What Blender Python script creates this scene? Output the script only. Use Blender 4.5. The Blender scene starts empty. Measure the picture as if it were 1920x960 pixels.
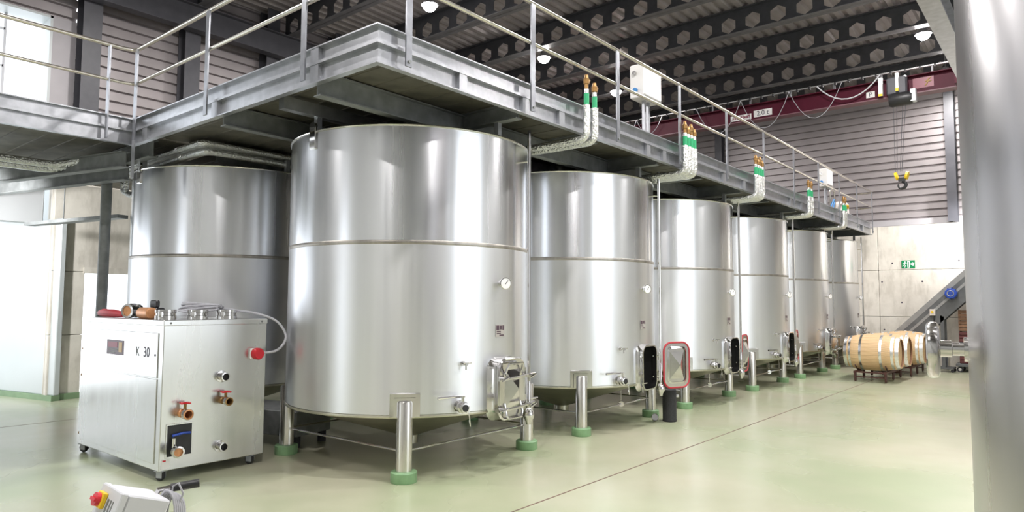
import bpy, math, random
from mathutils import Matrix, Vector
random.seed(7)
PI = math.pi
sc = bpy.context.scene
col = sc.collection

# ------------------------------------------------------------------ camera
CAM = Vector((4.2084, -3.4128, 1.6779)); YAW, PIT, ROL, FPX = 0.6886, 0.0692, 0.0046, 1281.36
_d = Vector((-math.sin(YAW) * math.cos(PIT), math.cos(YAW) * math.cos(PIT), math.sin(PIT)))
_r = Vector((math.cos(YAW), math.sin(YAW), 0)); _u = _r.cross(_d)
_r2 = math.cos(ROL) * _r + math.sin(ROL) * _u; _u2 = -math.sin(ROL) * _r + math.cos(ROL) * _u
cd = bpy.data.cameras.new('camera'); cd.sensor_width = 36; cd.lens = FPX / 1920 * 36; cd.clip_end = 200
cam = bpy.data.objects.new('camera', cd); col.objects.link(cam)
cam.matrix_world = Matrix(((_r2.x, _u2.x, -_d.x, CAM.x), (_r2.y, _u2.y, -_d.y, CAM.y), (_r2.z, _u2.z, -_d.z, CAM.z), (0, 0, 0, 1)))
sc.camera = cam

# ------------------------------------------------------------------ world, exposure
w = bpy.data.worlds.new('sky'); sc.world = w; w.use_nodes = True
bg = w.node_tree.nodes['Background']; bg.inputs[0].default_value = (0.90, 0.95, 1.0, 1); bg.inputs[1].default_value = 2.0
sc.view_settings.view_transform = 'Standard'; sc.view_settings.look = 'None'
sc.view_settings.exposure = 0.40; sc.view_settings.gamma = 1.0; sc.view_settings.use_curve_mapping = False
sc.cycles.use_denoising = True
sc.cycles.max_bounces = 10; sc.cycles.diffuse_bounces = 5; sc.cycles.glossy_bounces = 6
sc.cycles.sample_clamp_indirect = 8.0; sc.cycles.caustics_reflective = True; sc.cycles.blur_glossy = 1.0
LAMP_W = 72.0

# daylight entering through the openings (sky portals with real light)
def area(name, loc, direction, sx, sy, watts, colour=(0.92, 0.96, 1.0)):
    l = bpy.data.lights.new(name, 'AREA'); l.shape = 'RECTANGLE'; l.size = sx; l.size_y = sy; l.energy = watts; l.color = colour
    o = bpy.data.objects.new(name, l); col.objects.link(o); o.location = loc
    o.rotation_euler = Vector(direction).to_track_quat('-Z', 'Y').to_euler()
    return o
def portal(name, loc, direction, sx, sy):
    o = area(name, loc, direction, sx, sy, 1); o.data.cycles.is_portal = True
    return o
portal('opening_portal', (-9.75, -2.3, 5.3), (1, 0, 0), 5.4, 2.6)
portal('daylight_portal', (-9.75, 2.0, 1.1), (1, 0, 0), 1.8, 2.2)
portal('opening_portal', (9.95, 3.6, 3.2), (-1, 0, 0), 5.0, 5.2)  # unseen right wall opening, added for the glare on the tanks
portal('opening_portal', (-9.75, -2.7, 1.5), (1, 0, 0), 4.9, 2.8)  # unseen low opening, added to brighten the cabinet face and floor
portal('daylight_portal', (-4.0, -9.45, 1.6), (0, 1, 0), 1.8, 3.2)  # unseen opening behind the viewer, added for reflections on the tanks

# ------------------------------------------------------------------ materials
def nodes(name):
    m = bpy.data.materials.new(name); m.use_nodes = True
    nt = m.node_tree; b = nt.nodes['Principled BSDF']
    return m, nt, b
def N(nt, t, **kw):
    n = nt.nodes.new(t)
    for k, v in kw.items():
        if hasattr(n, k): setattr(n, k, v)
        else: n.inputs[k].default_value = v
    return n
def mapping(nt, scale, coord='Object'):
    tc = N(nt, 'ShaderNodeTexCoord'); mp = N(nt, 'ShaderNodeMapping'); mp.inputs['Scale'].default_value = scale
    nt.links.new(tc.outputs[coord], mp.inputs['Vector']); return mp.outputs['Vector']
def ramp(nt, src, stops):
    r = N(nt, 'ShaderNodeValToRGB'); nt.links.new(src, r.inputs['Fac'])
    e = r.color_ramp.elements
    while len(e) < len(stops): e.new(0.5)
    for k, (p, c) in enumerate(stops):
        e[k].position = p; e[k].color = (c[0], c[1], c[2], 1) if not isinstance(c, (int, float)) else (c, c, c, 1)
    return r.outputs['Color']
def simple(name, colr, rough=0.5, metal=0.0, noise=0.0, scale=20.0, spec=0.5, emit=None):
    m, nt, b = nodes(name)
    b.inputs['Base Color'].default_value = (*colr, 1); b.inputs['Roughness'].default_value = rough
    b.inputs['Metallic'].default_value = metal; b.inputs['Specular IOR Level'].default_value = spec
    if noise:
        t = N(nt, 'ShaderNodeTexNoise', Scale=scale, Detail=4.0); nt.links.new(mapping(nt, (1, 1, 1)), t.inputs['Vector'])
        lo = tuple(c * (1 - noise) for c in colr); hi = tuple(min(1, c * (1 + noise)) for c in colr)
        nt.links.new(ramp(nt, t.outputs['Fac'], [(0.3, lo), (0.7, hi)]), b.inputs['Base Color'])
    if emit:
        b.inputs['Emission Color'].default_value = (*emit[0], 1); b.inputs['Emission Strength'].default_value = emit[1]
    return m
def steel(name, colr, rough, aniso=0.0, streak=0.0, scale=(9, 9, 0.15), rvar=0.08, tangent=True):
    m, nt, b = nodes(name)
    b.inputs['Metallic'].default_value = 1.0
    v = mapping(nt, scale)
    t = N(nt, 'ShaderNodeTexNoise', Scale=1.0, Detail=5.0, Roughness=0.6); nt.links.new(v, t.inputs['Vector'])
    lo = tuple(c * (1 - streak) for c in colr)
    nt.links.new(ramp(nt, t.outputs['Fac'], [(0.32, lo), (0.62, colr)]), b.inputs['Base Color'])
    nt.links.new(ramp(nt, t.outputs['Fac'], [(0.3, rough - rvar / 2), (0.7, rough + rvar / 2)]), b.inputs['Roughness'])
    if aniso:
        b.inputs['Anisotropic'].default_value = aniso; b.inputs['Anisotropic Rotation'].default_value = 0.25
        if tangent:
            tg = N(nt, 'ShaderNodeTangent'); tg.direction_type = 'RADIAL'; tg.axis = 'Z'
            nt.links.new(tg.outputs[0], b.inputs['Tangent'])
    return m

M = {}
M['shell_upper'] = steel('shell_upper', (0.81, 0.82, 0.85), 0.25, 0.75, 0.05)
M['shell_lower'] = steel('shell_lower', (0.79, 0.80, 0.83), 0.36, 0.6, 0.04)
M['shell_near_dimmed'] = steel('shell_near_dimmed', (0.60, 0.59, 0.61), 0.30, 0.6, 0.05)  # same steel as the other tanks, darkened against its bright reflections
M['weld'] = steel('weld', (0.50, 0.47, 0.43), 0.42, 0, 0.35, (6, 6, 3))
M['steel'] = steel('polished_steel', (0.68, 0.67, 0.66), 0.13, 0, 0.06, (6, 6, 6), 0.06)
M['steel_leg'] = steel('leg_steel', (0.74, 0.72, 0.68), 0.24, 0.3, 0.14, (14, 14, 0.5), 0.08)
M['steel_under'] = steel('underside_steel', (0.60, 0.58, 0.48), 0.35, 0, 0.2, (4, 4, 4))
M['steel_box'] = steel('brushed_panel', (0.66, 0.66, 0.65), 0.25, 0.0, 0.06, (5, 5, 0.6), 0.08, False)
M['rail'] = steel('rail_tube', (0.78, 0.75, 0.68), 0.22, 0, 0.05, (5, 5, 5))
M['galv'] = simple('galvanised', (0.43, 0.44, 0.47), 0.33, 0.75, 0.14, 9)
M['post'] = simple('post_bar', (0.30, 0.31, 0.34), 0.34, 0.75, 0.12, 9)
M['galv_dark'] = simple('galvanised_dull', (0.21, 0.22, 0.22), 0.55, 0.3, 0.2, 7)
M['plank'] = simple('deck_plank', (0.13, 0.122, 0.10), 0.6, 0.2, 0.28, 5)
M['beam'] = simple('dark_beam_paint', (0.055, 0.057, 0.065), 0.42, 0.0, 0.15, 6)
M['beam_flange'] = simple('beam_flange_paint', (0.15, 0.15, 0.16), 0.38, 0.1, 0.15, 6)
M['deck'] = simple('roof_deck', (0.40, 0.37, 0.37), 0.42, 0.35, 0.12, 3)
M['sheet'] = simple('wall_sheet', (0.33, 0.30, 0.305), 0.40, 0.25, 0.08, 2)
M['column'] = simple('column_paint', (0.075, 0.075, 0.088), 0.45, 0.0, 0.12, 5)
M['flashing'] = simple('flashing', (0.43, 0.41, 0.43), 0.5, 0.1, 0.05, 3)
M['white'] = simple('white_panel', (0.58, 0.615, 0.625), 0.35, 0.0, 0.02, 2)
M['white_wall'] = simple('white_wall', (0.48, 0.49, 0.50), 0.6, 0.0, 0.03, 2)
M['crane'] = simple('crane_red', (0.075, 0.007, 0.02), 0.5, 0, 0.1, 4, 0.2)
M['crane_edge'] = simple('crane_flange_pink', (0.17, 0.075, 0.095), 0.5, 0, 0.1, 4)
M['black'] = simple('black_plastic', (0.018, 0.018, 0.02), 0.45, 0, 0.2, 20)
M['rubber'] = simple('black_rubber', (0.03, 0.03, 0.033), 0.7, 0, 0.3, 60)
M['inner_shade'] = simple('tank_inner_shade', (0.006, 0.006, 0.006), 0.9, spec=0.05)  # near-black colour for the shade inside an open tank
M['red'] = simple('red_plastic', (0.62, 0.02, 0.035), 0.35, 0, 0.08, 10)
M['gasket'] = simple('red_gasket', (0.45, 0.035, 0.05), 0.5, 0, 0.1, 20)
M['yellow'] = simple('yellow_plastic', (0.85, 0.55, 0.02), 0.4, 0, 0.08, 10)
M['blue'] = simple('blue_paint', (0.02, 0.07, 0.42), 0.4, 0, 0.12, 10)
M['lightblue'] = simple('blue_knob', (0.03, 0.22, 0.55), 0.4)
M['green_band'] = simple('green_band', (0.02, 0.34, 0.14), 0.5, 0, 0.1, 20)
M['brass'] = simple('brass', (0.30, 0.17, 0.06), 0.38, 0.7, 0.2, 20)
M['copper'] = simple('copper_cap', (0.62, 0.30, 0.14), 0.38, 0.5, 0.15, 15)
M['cable'] = simple('grey_cable', (0.42, 0.42, 0.46), 0.45, 0, 0.08, 20)
M['greybox'] = simple('grey_enclosure', (0.62, 0.63, 0.67), 0.4, 0, 0.03, 5)
M['boxwhite'] = simple('white_enclosure', (0.80, 0.79, 0.78), 0.4, 0, 0.03, 5)
M['rack'] = simple('rack_brown', (0.075, 0.028, 0.022), 0.5, 0.1, 0.25, 12)
M['crate'] = simple('crate_maroon', (0.13, 0.035, 0.035), 0.55, 0, 0.2, 10)
M['crate_wood'] = simple('crate_brown', (0.26, 0.14, 0.08), 0.6, 0, 0.25, 10)
M['conveyor'] = simple('conveyor_grey', (0.13, 0.135, 0.14), 0.45, 0.3, 0.15, 6)
M['conveyor_light'] = simple('conveyor_rail', (0.34, 0.34, 0.34), 0.4, 0.5, 0.1, 6)
M['exit_green'] = simple('exit_green', (0.0, 0.22, 0.07), 0.4)
M['print_white'] = simple('print_white', (0.85, 0.9, 0.87), 0.5)
M['print_dark'] = simple('print_dark', (0.06, 0.05, 0.07), 0.5)
M['plate'] = simple('plate_grey', (0.55, 0.52, 0.50), 0.35, 0.4, 0.1, 30)
M['plate_dark'] = simple('plate_dark', (0.09, 0.055, 0.075), 0.4)
M['plate_maroon'] = simple('plate_maroon', (0.22, 0.03, 0.06), 0.4)
M['plate_gold'] = simple('plate_gold', (0.45, 0.30, 0.12), 0.4)
M['bag'] = simple('pale_bag', (0.70, 0.65, 0.62), 0.6, 0, 0.1, 10)
M['hoop'] = steel('hoop', (0.78, 0.78, 0.78), 0.28, 0, 0.12, (5, 5, 5))
M['sealant'] = simple('joint_sealant', (0.16, 0.10, 0.075), 0.7, 0, 0.3, 4)
M['lamp_body'] = simple('lamp_body', (0.30, 0.30, 0.32), 0.4, 0.3)
M['lens'] = simple('lamp_lens', (1, 1, 1), 0.5, emit=((1.0, 0.96, 0.93), 60.0))
M['dial'] = simple('dial_white', (0.85, 0.85, 0.85), 0.3)
M['plinth'] = simple('plinth_green', (0.22, 0.38, 0.20), 0.45, 0, 0.14, 12)
M['base_green'] = simple('kerb_green', (0.22, 0.33, 0.19), 0.45, 0, 0.12, 4)

def foil():
    m, nt, b = nodes('foil_wrap'); b.inputs['Metallic'].default_value = 1; b.inputs['Roughness'].default_value = 0.24
    b.inputs['Base Color'].default_value = (0.80, 0.81, 0.80, 1)
    t = N(nt, 'ShaderNodeTexNoise', Scale=38.0, Detail=4.0); nt.links.new(mapping(nt, (1, 1, 1)), t.inputs['Vector'])
    bp = N(nt, 'ShaderNodeBump', Strength=0.9, Distance=0.03); nt.links.new(t.outputs['Fac'], bp.inputs['Height'])
    nt.links.new(bp.outputs[0], b.inputs['Normal']); return m
M['foil'] = foil()

def floor_mat():
    m, nt, b = nodes('green_epoxy_floor')
    v = mapping(nt, (1, 1, 1))
    t1 = N(nt, 'ShaderNodeTexNoise', Scale=0.4, Detail=3.0, Roughness=0.5); nt.links.new(v, t1.inputs['Vector'])
    t2 = N(nt, 'ShaderNodeTexNoise', Scale=1.5, Detail=3.0, Roughness=0.5, Distortion=0.2); nt.links.new(v, t2.inputs['Vector'])
    c1 = ramp(nt, t1.outputs['Fac'], [(0.34, (0.37, 0.43, 0.27)), (0.50, (0.47, 0.48, 0.345)), (0.66, (0.55, 0.52, 0.40))])
    c2 = ramp(nt, t2.outputs['Fac'], [(0.3, (0.92, 0.93, 0.91)), (0.7, (1, 1, 1))])
    mx = N(nt, 'ShaderNodeMixRGB', blend_type='MULTIPLY'); mx.inputs['Fac'].default_value = 1.0
    nt.links.new(c1, mx.inputs['Color1']); nt.links.new(c2, mx.inputs['Color2'])
    nt.links.new(mx.outputs[0], b.inputs['Base Color'])
    nt.links.new(ramp(nt, t1.outputs['Fac'], [(0.3, 0.30), (0.7, 0.22)]), b.inputs['Roughness'])
    return m
M['floor'] = floor_mat()

def concrete_mat():
    m, nt, b = nodes('concrete'); v = mapping(nt, (1, 1, 1), 'Generated')
    tc = N(nt, 'ShaderNodeTexCoord'); ge = N(nt, 'ShaderNodeNewGeometry')
    t1 = N(nt, 'ShaderNodeTexNoise', Scale=1.1, Detail=7.0, Roughness=0.65); nt.links.new(ge.outputs['Position'], t1.inputs['Vector'])
    mp = N(nt, 'ShaderNodeMapping'); mp.inputs['Scale'].default_value = (5, 5, 1.6); nt.links.new(ge.outputs['Position'], mp.inputs['Vector'])
    t2 = N(nt, 'ShaderNodeTexNoise', Scale=1.0, Detail=5.0, Roughness=0.6); nt.links.new(mp.outputs[0], t2.inputs['Vector'])
    c1 = ramp(nt, t1.outputs['Fac'], [(0.3, (0.56, 0.52, 0.46)), (0.6, (0.72, 0.68, 0.61))])
    c2 = ramp(nt, t2.outputs['Fac'], [(0.36, (0.76, 0.75, 0.73)), (0.52, (1, 1, 1))])
    mx = N(nt, 'ShaderNodeMixRGB', blend_type='MULTIPLY'); mx.inputs['Fac'].default_value = 0.75
    nt.links.new(c1, mx.inputs['Color1']); nt.links.new(c2, mx.inputs['Color2'])
    nt.links.new(mx.outputs[0], b.inputs['Base Color']); b.inputs['Roughness'].default_value = 0.75
    return m
M['concrete'] = concrete_mat()

def wood_mat():
    m, nt, b = nodes('oak_staves'); v = mapping(nt, (1.2, 14, 14))
    t = N(nt, 'ShaderNodeTexNoise', Scale=2.0, Detail=6.0, Roughness=0.6); nt.links.new(v, t.inputs['Vector'])
    nt.links.new(ramp(nt, t.outputs['Fac'], [(0.3, (0.60, 0.39, 0.20)), (0.65, (0.76, 0.54, 0.31))]), b.inputs['Base Color'])
    b.inputs['Roughness'].default_value = 0.55; return m
M['wood'] = wood_mat()

# ------------------------------------------------------------------ mesh helpers
class MB:
    def __init__(s): s.v = []; s.f = []; s.m = []
    def add(s, vs, fs, mi=0, T=None):
        n = len(s.v)
        s.v += [tuple(T @ Vector(p)) if T else tuple(p) for p in vs]
        s.f += [tuple(i + n for i in f) for f in fs]; s.m += [mi] * len(fs); return s
    def box(s, x0, x1, y0, y1, z0, z1, mi=0, T=None):
        return s.add([(x0, y0, z0), (x1, y0, z0), (x1, y1, z0), (x0, y1, z0), (x0, y0, z1), (x1, y0, z1), (x1, y1, z1), (x0, y1, z1)],
                     [(0, 3, 2, 1), (4, 5, 6, 7), (0, 1, 5, 4), (1, 2, 6, 5), (2, 3, 7, 6), (3, 0, 4, 7)], mi, T)
    def bbox(s, x0, x1, y0, y1, z0, z1, b=0.01, mi=0, T=None):
        # box with chamfered vertical edges and top/bottom
        P = [(x0 + b, y0), (x1 - b, y0), (x1, y0 + b), (x1, y1 - b), (x1 - b, y1), (x0 + b, y1), (x0, y1 - b), (x0, y0 + b)]
        cx, cy = (x0 + x1) / 2, (y0 + y1) / 2
        def ins(p): return (p[0] + (b * 0.7 if p[0] < cx else -b * 0.7), p[1] + (b * 0.7 if p[1] < cy else -b * 0.7))
        L = [[(*ins(p), z0) for p in P], [(*p, z0 + b) for p in P], [(*p, z1 - b) for p in P], [(*ins(p), z1) for p in P]]
        vs = [q for l in L for q in l]; fs = [tuple(range(7, -1, -1)), tuple(range(24, 32))]
        for k in range(3):
            for i in range(8):
                j = (i + 1) % 8; fs.append((k * 8 + i, k * 8 + j, k * 8 + 8 + j, k * 8 + 8 + i))
        return s.add(vs, fs, mi, T)
    def lathe(s, prof, n=24, mi=0, T=None, a0=0.0, a1=2 * PI):
        full = abs(a1 - a0 - 2 * PI) < 1e-6; k = n if full else n + 1
        vs = [(r * math.cos(a0 + (a1 - a0) * i / n), r * math.sin(a0 + (a1 - a0) * i / n), z) for r, z in prof for i in range(k)]
        fs = []
        for q in range(len(prof) - 1):
            for i in range(n):
                j = (i + 1) % k
                fs.append((q * k + i, q * k + j, (q + 1) * k + j, (q + 1) * k + i))
        return s.add(vs, fs, mi, T)
    def cyl(s, r, z0, z1, n=20, mi=0, T=None, r1=None):
        r1 = r if r1 is None else r1
        return s.lathe([(0.0005, z0), (r, z0), (r, z1) if r1 == r else (r1, z1), (0.0005, z1)], n, mi, T)
    def tube(s, pts, r, n=10, mi=0, T=None, caps=True, closed=False):
        P = [Vector(p) for p in pts]; m = len(P); rs = r if isinstance(r, (list, tuple)) else [r] * m
        vs = []; prev = None
        for i in range(m):
            if closed: t = P[(i + 1) % m] - P[i - 1]
            else: t = P[min(i + 1, m - 1)] - P[max(i - 1, 0)]
            t.normalize()
            if prev is None:
                a = Vector((0, 0, 1)) if abs(t.z) < 0.9 else Vector((1, 0, 0)); x = t.cross(a).normalized()
            else:
                x = (prev - t * prev.dot(t)).normalized()
            prev = x; y = t.cross(x)
            vs += [tuple(P[i] + (x * math.cos(2 * PI * k / n) + y * math.sin(2 * PI * k / n)) * rs[i]) for k in range(n)]
        fs = []
        for i in range(m if closed else m - 1):
            j = (i + 1) % m
            for k in range(n):
                l = (k + 1) % n; fs.append((i * n + k, i * n + l, j * n + l, j * n + k))
        if caps and not closed: fs += [tuple(range(n - 1, -1, -1)), tuple((m - 1) * n + k for k in range(n))]
        return s.add(vs, fs, mi, T)
    def prism(s, poly, z0, z1, mi=0, T=None):
        n = len(poly); vs = [(*p, z0) for p in poly] + [(*p, z1) for p in poly]
        fs = [tuple(range(n - 1, -1, -1)), tuple(range(n, 2 * n))] + [(i, (i + 1) % n, n + (i + 1) % n, n + i) for i in range(n)]
        return s.add(vs, fs, mi, T)
    def build(s, name, mats, parent=None, smooth=False, loc=None, rot=None, sharp=35):
        me = bpy.data.meshes.new(name); me.from_pydata(s.v, [], s.f)
        for mt in (mats if isinstance(mats, (list, tuple)) else [mats]): me.materials.append(M[mt] if isinstance(mt, str) else mt)
        me.polygons.foreach_set('material_index', s.m)
        if smooth:
            me.polygons.foreach_set('use_smooth', [True] * len(s.f)); me.update()
            me.set_sharp_from_angle(angle=math.radians(sharp))
        me.update()
        return inst(name, me, parent, loc, rot)
def inst(name, me, parent=None, loc=None, rot=None):
    o = bpy.data.objects.new(name, me); col.objects.link(o)
    if parent: o.parent = parent
    if loc is not None: o.location = loc
    if rot is not None: o.rotation_euler = rot
    return o
def thing(name, label, cat, loc=(0, 0, 0), rz=0.0, group=None):
    o = bpy.data.objects.new(name, None); col.objects.link(o); o.empty_display_size = 0.1
    o.location = loc; o.rotation_euler = (0, 0, rz)
    return tag(o, label, cat, group)
def tag(o, label, cat, group=None):
    o['label'] = label; o['category'] = cat
    if group: o['group'] = group
    return o
def struct(o, label=None):
    o['kind'] = 'structure'
    if label: o['label'] = label
    return o
def copy_tree(o, parent=None):
    c = o.copy(); col.objects.link(c); c.parent = parent
    for ch in list(o.children): copy_tree(ch, c)
    return c
def RX(a): return Matrix.Rotation(a, 4, 'X')
def RY(a): return Matrix.Rotation(a, 4, 'Y')
def RZ(a): return Matrix.Rotation(a, 4, 'Z')
def TR(x, y, z): return Matrix.Translation((x, y, z))
def arc(c, r, a0, a1, n, plane='xz'):
    out = []
    for i in range(n + 1):
        a = a0 + (a1 - a0) * i / n; p, q = r * math.cos(a), r * math.sin(a)
        out.append((c[0] + p, c[1], c[2] + q) if plane == 'xz' else (c[0] + p, c[1] + q, c[2]) if plane == 'xy' else (c[0], c[1] + p, c[2] + q))
    return out
def rrect(w, h, r, n=5):
    P = []
    for cx, cy, a in ((w / 2 - r, h / 2 - r, 0), (-w / 2 + r, h / 2 - r, PI / 2), (-w / 2 + r, -h / 2 + r, PI), (w / 2 - r, -h / 2 + r, 1.5 * PI)):
        P += [(cx + r * math.cos(a + PI / 2 * i / n), cy + r * math.sin(a + PI / 2 * i / n)) for i in range(n + 1)]
    return P
def text(body, size, mat, parent, loc, rot, name='lettering', extrude=0.0005):
    cu = bpy.data.curves.new(name, 'FONT'); cu.body = body; cu.size = size; cu.extrude = extrude; cu.align_x = 'CENTER'; cu.align_y = 'CENTER'
    tmp = bpy.data.objects.new('tmp', cu); col.objects.link(tmp)
    me = bpy.data.meshes.new_from_object(tmp.evaluated_get(bpy.context.evaluated_depsgraph_get()))
    bpy.data.objects.remove(tmp); me.materials.clear(); me.materials.append(M[mat])
    for p in me.polygons: p.material_index = 0
    return inst(name, me, parent, loc, rot)

# ------------------------------------------------------------------ room shell
XL, XR, YB, YF, ZC = -9.3, 9.5, -9.0, 17.9, 8.05
fl = struct(MB().box(XL - 2.5, XR + 0.3, YB - 0.3, YF + 0.3, -0.12, 0.0).build('floor', 'floor'), 'glossy pale green epoxy floor with beige wear')
MB().box(0.626, 0.642, YB, YF, -0.002, 0.0012).build('floor_joint', 'sealant', fl)
MB().box(-6.90, -6.886, -3.0, 0.9, -0.002, 0.0012).build('floor_joint', 'sealant', fl)

def ribbed(mb, axis, pos, a0, a1, z0, z1, out, pitch=0.2, groove=0.062, depth=0.06):
    # horizontal ribs; 'out' = +1/-1 direction of the room side
    prof = []; z = z0
    while z < z1 - 1e-6:
        g = min(z + groove, z1); prof += [(z, 0), (z + groove * 0.25, -depth), (z + groove * 0.75, -depth), (g, 0)]
        z += pitch
    prof.append((z1, 0)); vs = []
    for (zz, dd) in prof:
        p = pos + out * dd
        vs += [(p, a0, zz), (p, a1, zz)] if axis == 'x' else [(a0, p, zz), (a1, p, zz)]
    fs = [(2 * i, 2 * i + 1, 2 * i + 3, 2 * i + 2) for i in range(len(prof) - 1)]
    mb.add(vs, fs)

# far wall
wf = struct(MB().box(XL - 0.3, XR + 0.3, YF + 0.08, YF + 0.25, 0, ZC + 0.5).build('wall_far', 'column'), 'far wall of concrete panels below ribbed metal sheet')
sb = MB()
for a, b in ((XL, -4.62), (-4.5, 1.62), (1.8, XR)): pass
ribbed(sb, 'y', YF, XL, XR, 4.02, ZC, -1); sb.build('ribbed_sheet', 'sheet', wf)
MB().box(XL, XR, YF - 0.10, YF + 0.06, 3.86, 4.02).build('flashing', 'flashing', wf)
zr = [0.0, 1.36, 2.64, 3.86]; xr = [-8.1, -5.4, -2.7, 0.0, 2.75, 5.5, 8.2]
xs = [XL] + xr + [XR]
hb = MB(); hb.cyl(0.018, -0.002, 0.0, 8)
for i in range(len(xs) - 1):
    for j in range(3):
        MB().bbox(xs[i] + 0.004, xs[i + 1] - 0.004, YF - 0.10, YF + 0.07, zr[j] + 0.004, zr[j + 1] - 0.004, 0.008).build('concrete_panel', 'concrete', wf)
hm = MB().cyl(0.022, 0, 0.003, 10).build('tie_hole', 'print_dark', wf, loc=(0.35, YF - 0.1, 2.83), rot=(PI / 2, 0, 0)).data
for x, z in ((1.05, 2.32), (0.08, 2.32), (1.9, 2.85), (0.55, 1.75), (0.1, 1.0), (1.3, 0.7), (2.1, 0.72)): inst('tie_hole', hm, wf, (x, YF - 0.1, z), (PI / 2, 0, 0))
def ibeam(L, h, wd, t=0.012, T=None, mb=None):
    mb = mb or MB()
    mb.box(0, L, -wd / 2, wd / 2, 0, t, 0, T); mb.box(0, L, -wd / 2, wd / 2, h - t, h, 0, T); mb.box(0, L, -t / 2, t / 2, t, h - t, 0, T)
    return mb
for k, (x, lb) in enumerate(((-4.56, 'left'), (1.72, 'right'))):
    z0 = 3.86
    o = ibeam(ZC - z0, 0.24, 0.22, 0.014, RY(-PI / 2)).build('wall_column', 'column', loc=(x + 0.12, YF - 0.19, z0), rot=(0, 0, PI / 2))
    tag(o, ['dark steel column on far ribbed wall behind the walkway railing', 'dark steel column on far ribbed wall beside the foreground tank'][k], 'column')

# left wall: concrete below, ribbed sheet above, with a doorway and a tall upper window opening
wl = struct(MB().box(XL - 0.3, XL - 0.12, 1.12 - 0.52, 1.12, 0, 3.9).build('wall_left', 'concrete'), 'left wall with concrete base and ribbed sheet above')
DY0, DY1, DZ = 1.12, 2.9, 2.18
for j in range(3):
    z0, z1 = (0, 1.1, 2.2, 3.9)[j:j + 2]
    segs = [(0.60, DY0), (DY1, 5.4), (5.4, 8.1), (8.1, 10.8), (10.8, 13.5), (13.5, YF - 0.1)] if j < 2 else [(0.60, 2.9), (2.9, 5.4), (5.4, 8.1), (8.1, 10.8), (10.8, 13.5), (13.5, YF - 0.1)]
    for a, b in segs:
        MB().bbox(XL - 0.12, XL, a + 0.004, b - 0.004, z0 + 0.004, z1 - 0.004, 0.008).build('concrete_panel', 'concrete', wl)
MB().box(XL - 0.14, XL + 0.05, DY0 - 0.03, DY1 + 0.03, DZ, DZ + 0.10).build('lintel', 'concrete', wl)
MB().box(XL - 0.10, XL + 0.06, 0.75, DY0, 0, 0.10).build('kerb', 'base_green', wl)
sb = MB(); ribbed(sb, 'x', XL, 0.80, YF, 3.9, ZC, 1); sb.build('ribbed_sheet', 'sheet', wl)
sb = MB(); ribbed(sb, 'x', XL, YB, 0.80, 6.62, ZC, 1); sb.build('ribbed_sheet', 'sheet', wl)
MB().box(XL - 0.06, XL - 0.001, 0.44, 0.80, 3.92, 6.62).build('window_side_panel', 'flashing', wl)
MB().box(XL - 0.3, XL - 0.02, YB, -5.2, 0, 6.62).build('plain_panel', 'white_wall', wl)
MB().box(XL - 0.3, XL - 0.02, -5.2, 0.44, 3.0, 3.95).build('plain_panel', 'white_wall', wl)
MB().box(XL - 0.3, XL - 0.02, -5.2, -5.0, 0, 3.0).build('plain_panel', 'white_wall', wl)
MB().box(XL - 0.3, XL - 0.02, -5.0, -0.3, 0, 0.12).build('plain_panel', 'white_wall', wl)
# window: white reveals, glazing bars
wn = struct(MB().box(XL - 0.42, XL, 0.40, 0.44, 3.95, 6.62).box(XL - 0.42, XL, -5.2, -5.16, 3.95, 6.62).box(XL - 0.42, XL, -5.2, 0.44, 6.58, 6.62).box(XL - 0.42, XL, -5.2, 0.44, 3.95, 3.99)
            .build('window_1', 'white'), 'tall white-framed upper window in the left wall')
for y in (-3.9, -2.65, -1.4, -0.15): MB().box(XL - 0.40, XL - 0.36, y - 0.02, y + 0.02, 3.99, 6.58).build('window_bar', 'greybox', wn)
for z in (5.66, 6.3): MB().box(XL - 0.40, XL - 0.36, -5.16, -0.15, z - 0.02, z + 0.02).build('window_bar', 'greybox', wn)
for k, y in enumerate((0.95, 2.72, 4.45, 6.2, 9.7, 13.2)):
    o = ibeam(ZC - 3.95, 0.30, 0.30, 0.014, RY(-PI / 2)).build('wall_column', 'column', loc=(XL + 0.32, y, 3.95), rot=(0, 0, 0))
    tag(o, ['dark steel wall column beside the bright upper window', 'dark steel wall column second from the upper window', 'dark steel wall column third from the upper window, above the platform kerb',
            'dark steel wall column fourth from the upper window', 'dark steel wall column fifth from the upper window', 'dark steel wall column farthest from the upper window'][k], 'column', 'left wall columns')
# white skewed wall and sliding panel at lower left
SK = math.atan2(0.34, 1.5)
ws = struct(MB().box(-3.6, -0.13, 0.10, 0.20, 0, 3.7).build('wall_white', 'white', loc=(-9.19, 0.66, 0), rot=(0, 0, SK)), 'plain white wall at lower left under the walkway')
MB().box(-3.6, 0.06, -0.035, 0.10, 0.0, 0.09).build('kerb', 'base_green', ws)
struct(MB().bbox(-3.2, 0.06, 0.0, 0.095, 0.09, 3.10, 0.012).build('door_1', 'white', loc=(-9.19, 0.66, 0), rot=(0, 0, SK)), 'tall smooth white sliding door panel at lower left')

# right and back walls (unseen daylight openings added for the tank reflections)
wr = struct(MB().box(XR, XR + 0.3, YB, 1.1, 0, ZC).box(XR, XR + 0.3, 6.1, YF, 0, ZC).box(XR, XR + 0.3, 1.1, 6.1, 5.8, ZC).box(XR, XR + 0.3, 1.1, 6.1, 0, 0.6).build('wall_right', 'white_wall'), 'white right wall')
wb = struct(MB().box(XL - 0.3, -4.9, YB - 0.3, YB, 0, ZC).box(-3.1, XR + 0.3, YB - 0.3, YB, 0, ZC).box(-4.9, -3.1, YB - 0.3, YB, 3.2, ZC).build('wall_near', 'white_wall'), 'white wall behind the viewer')

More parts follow.
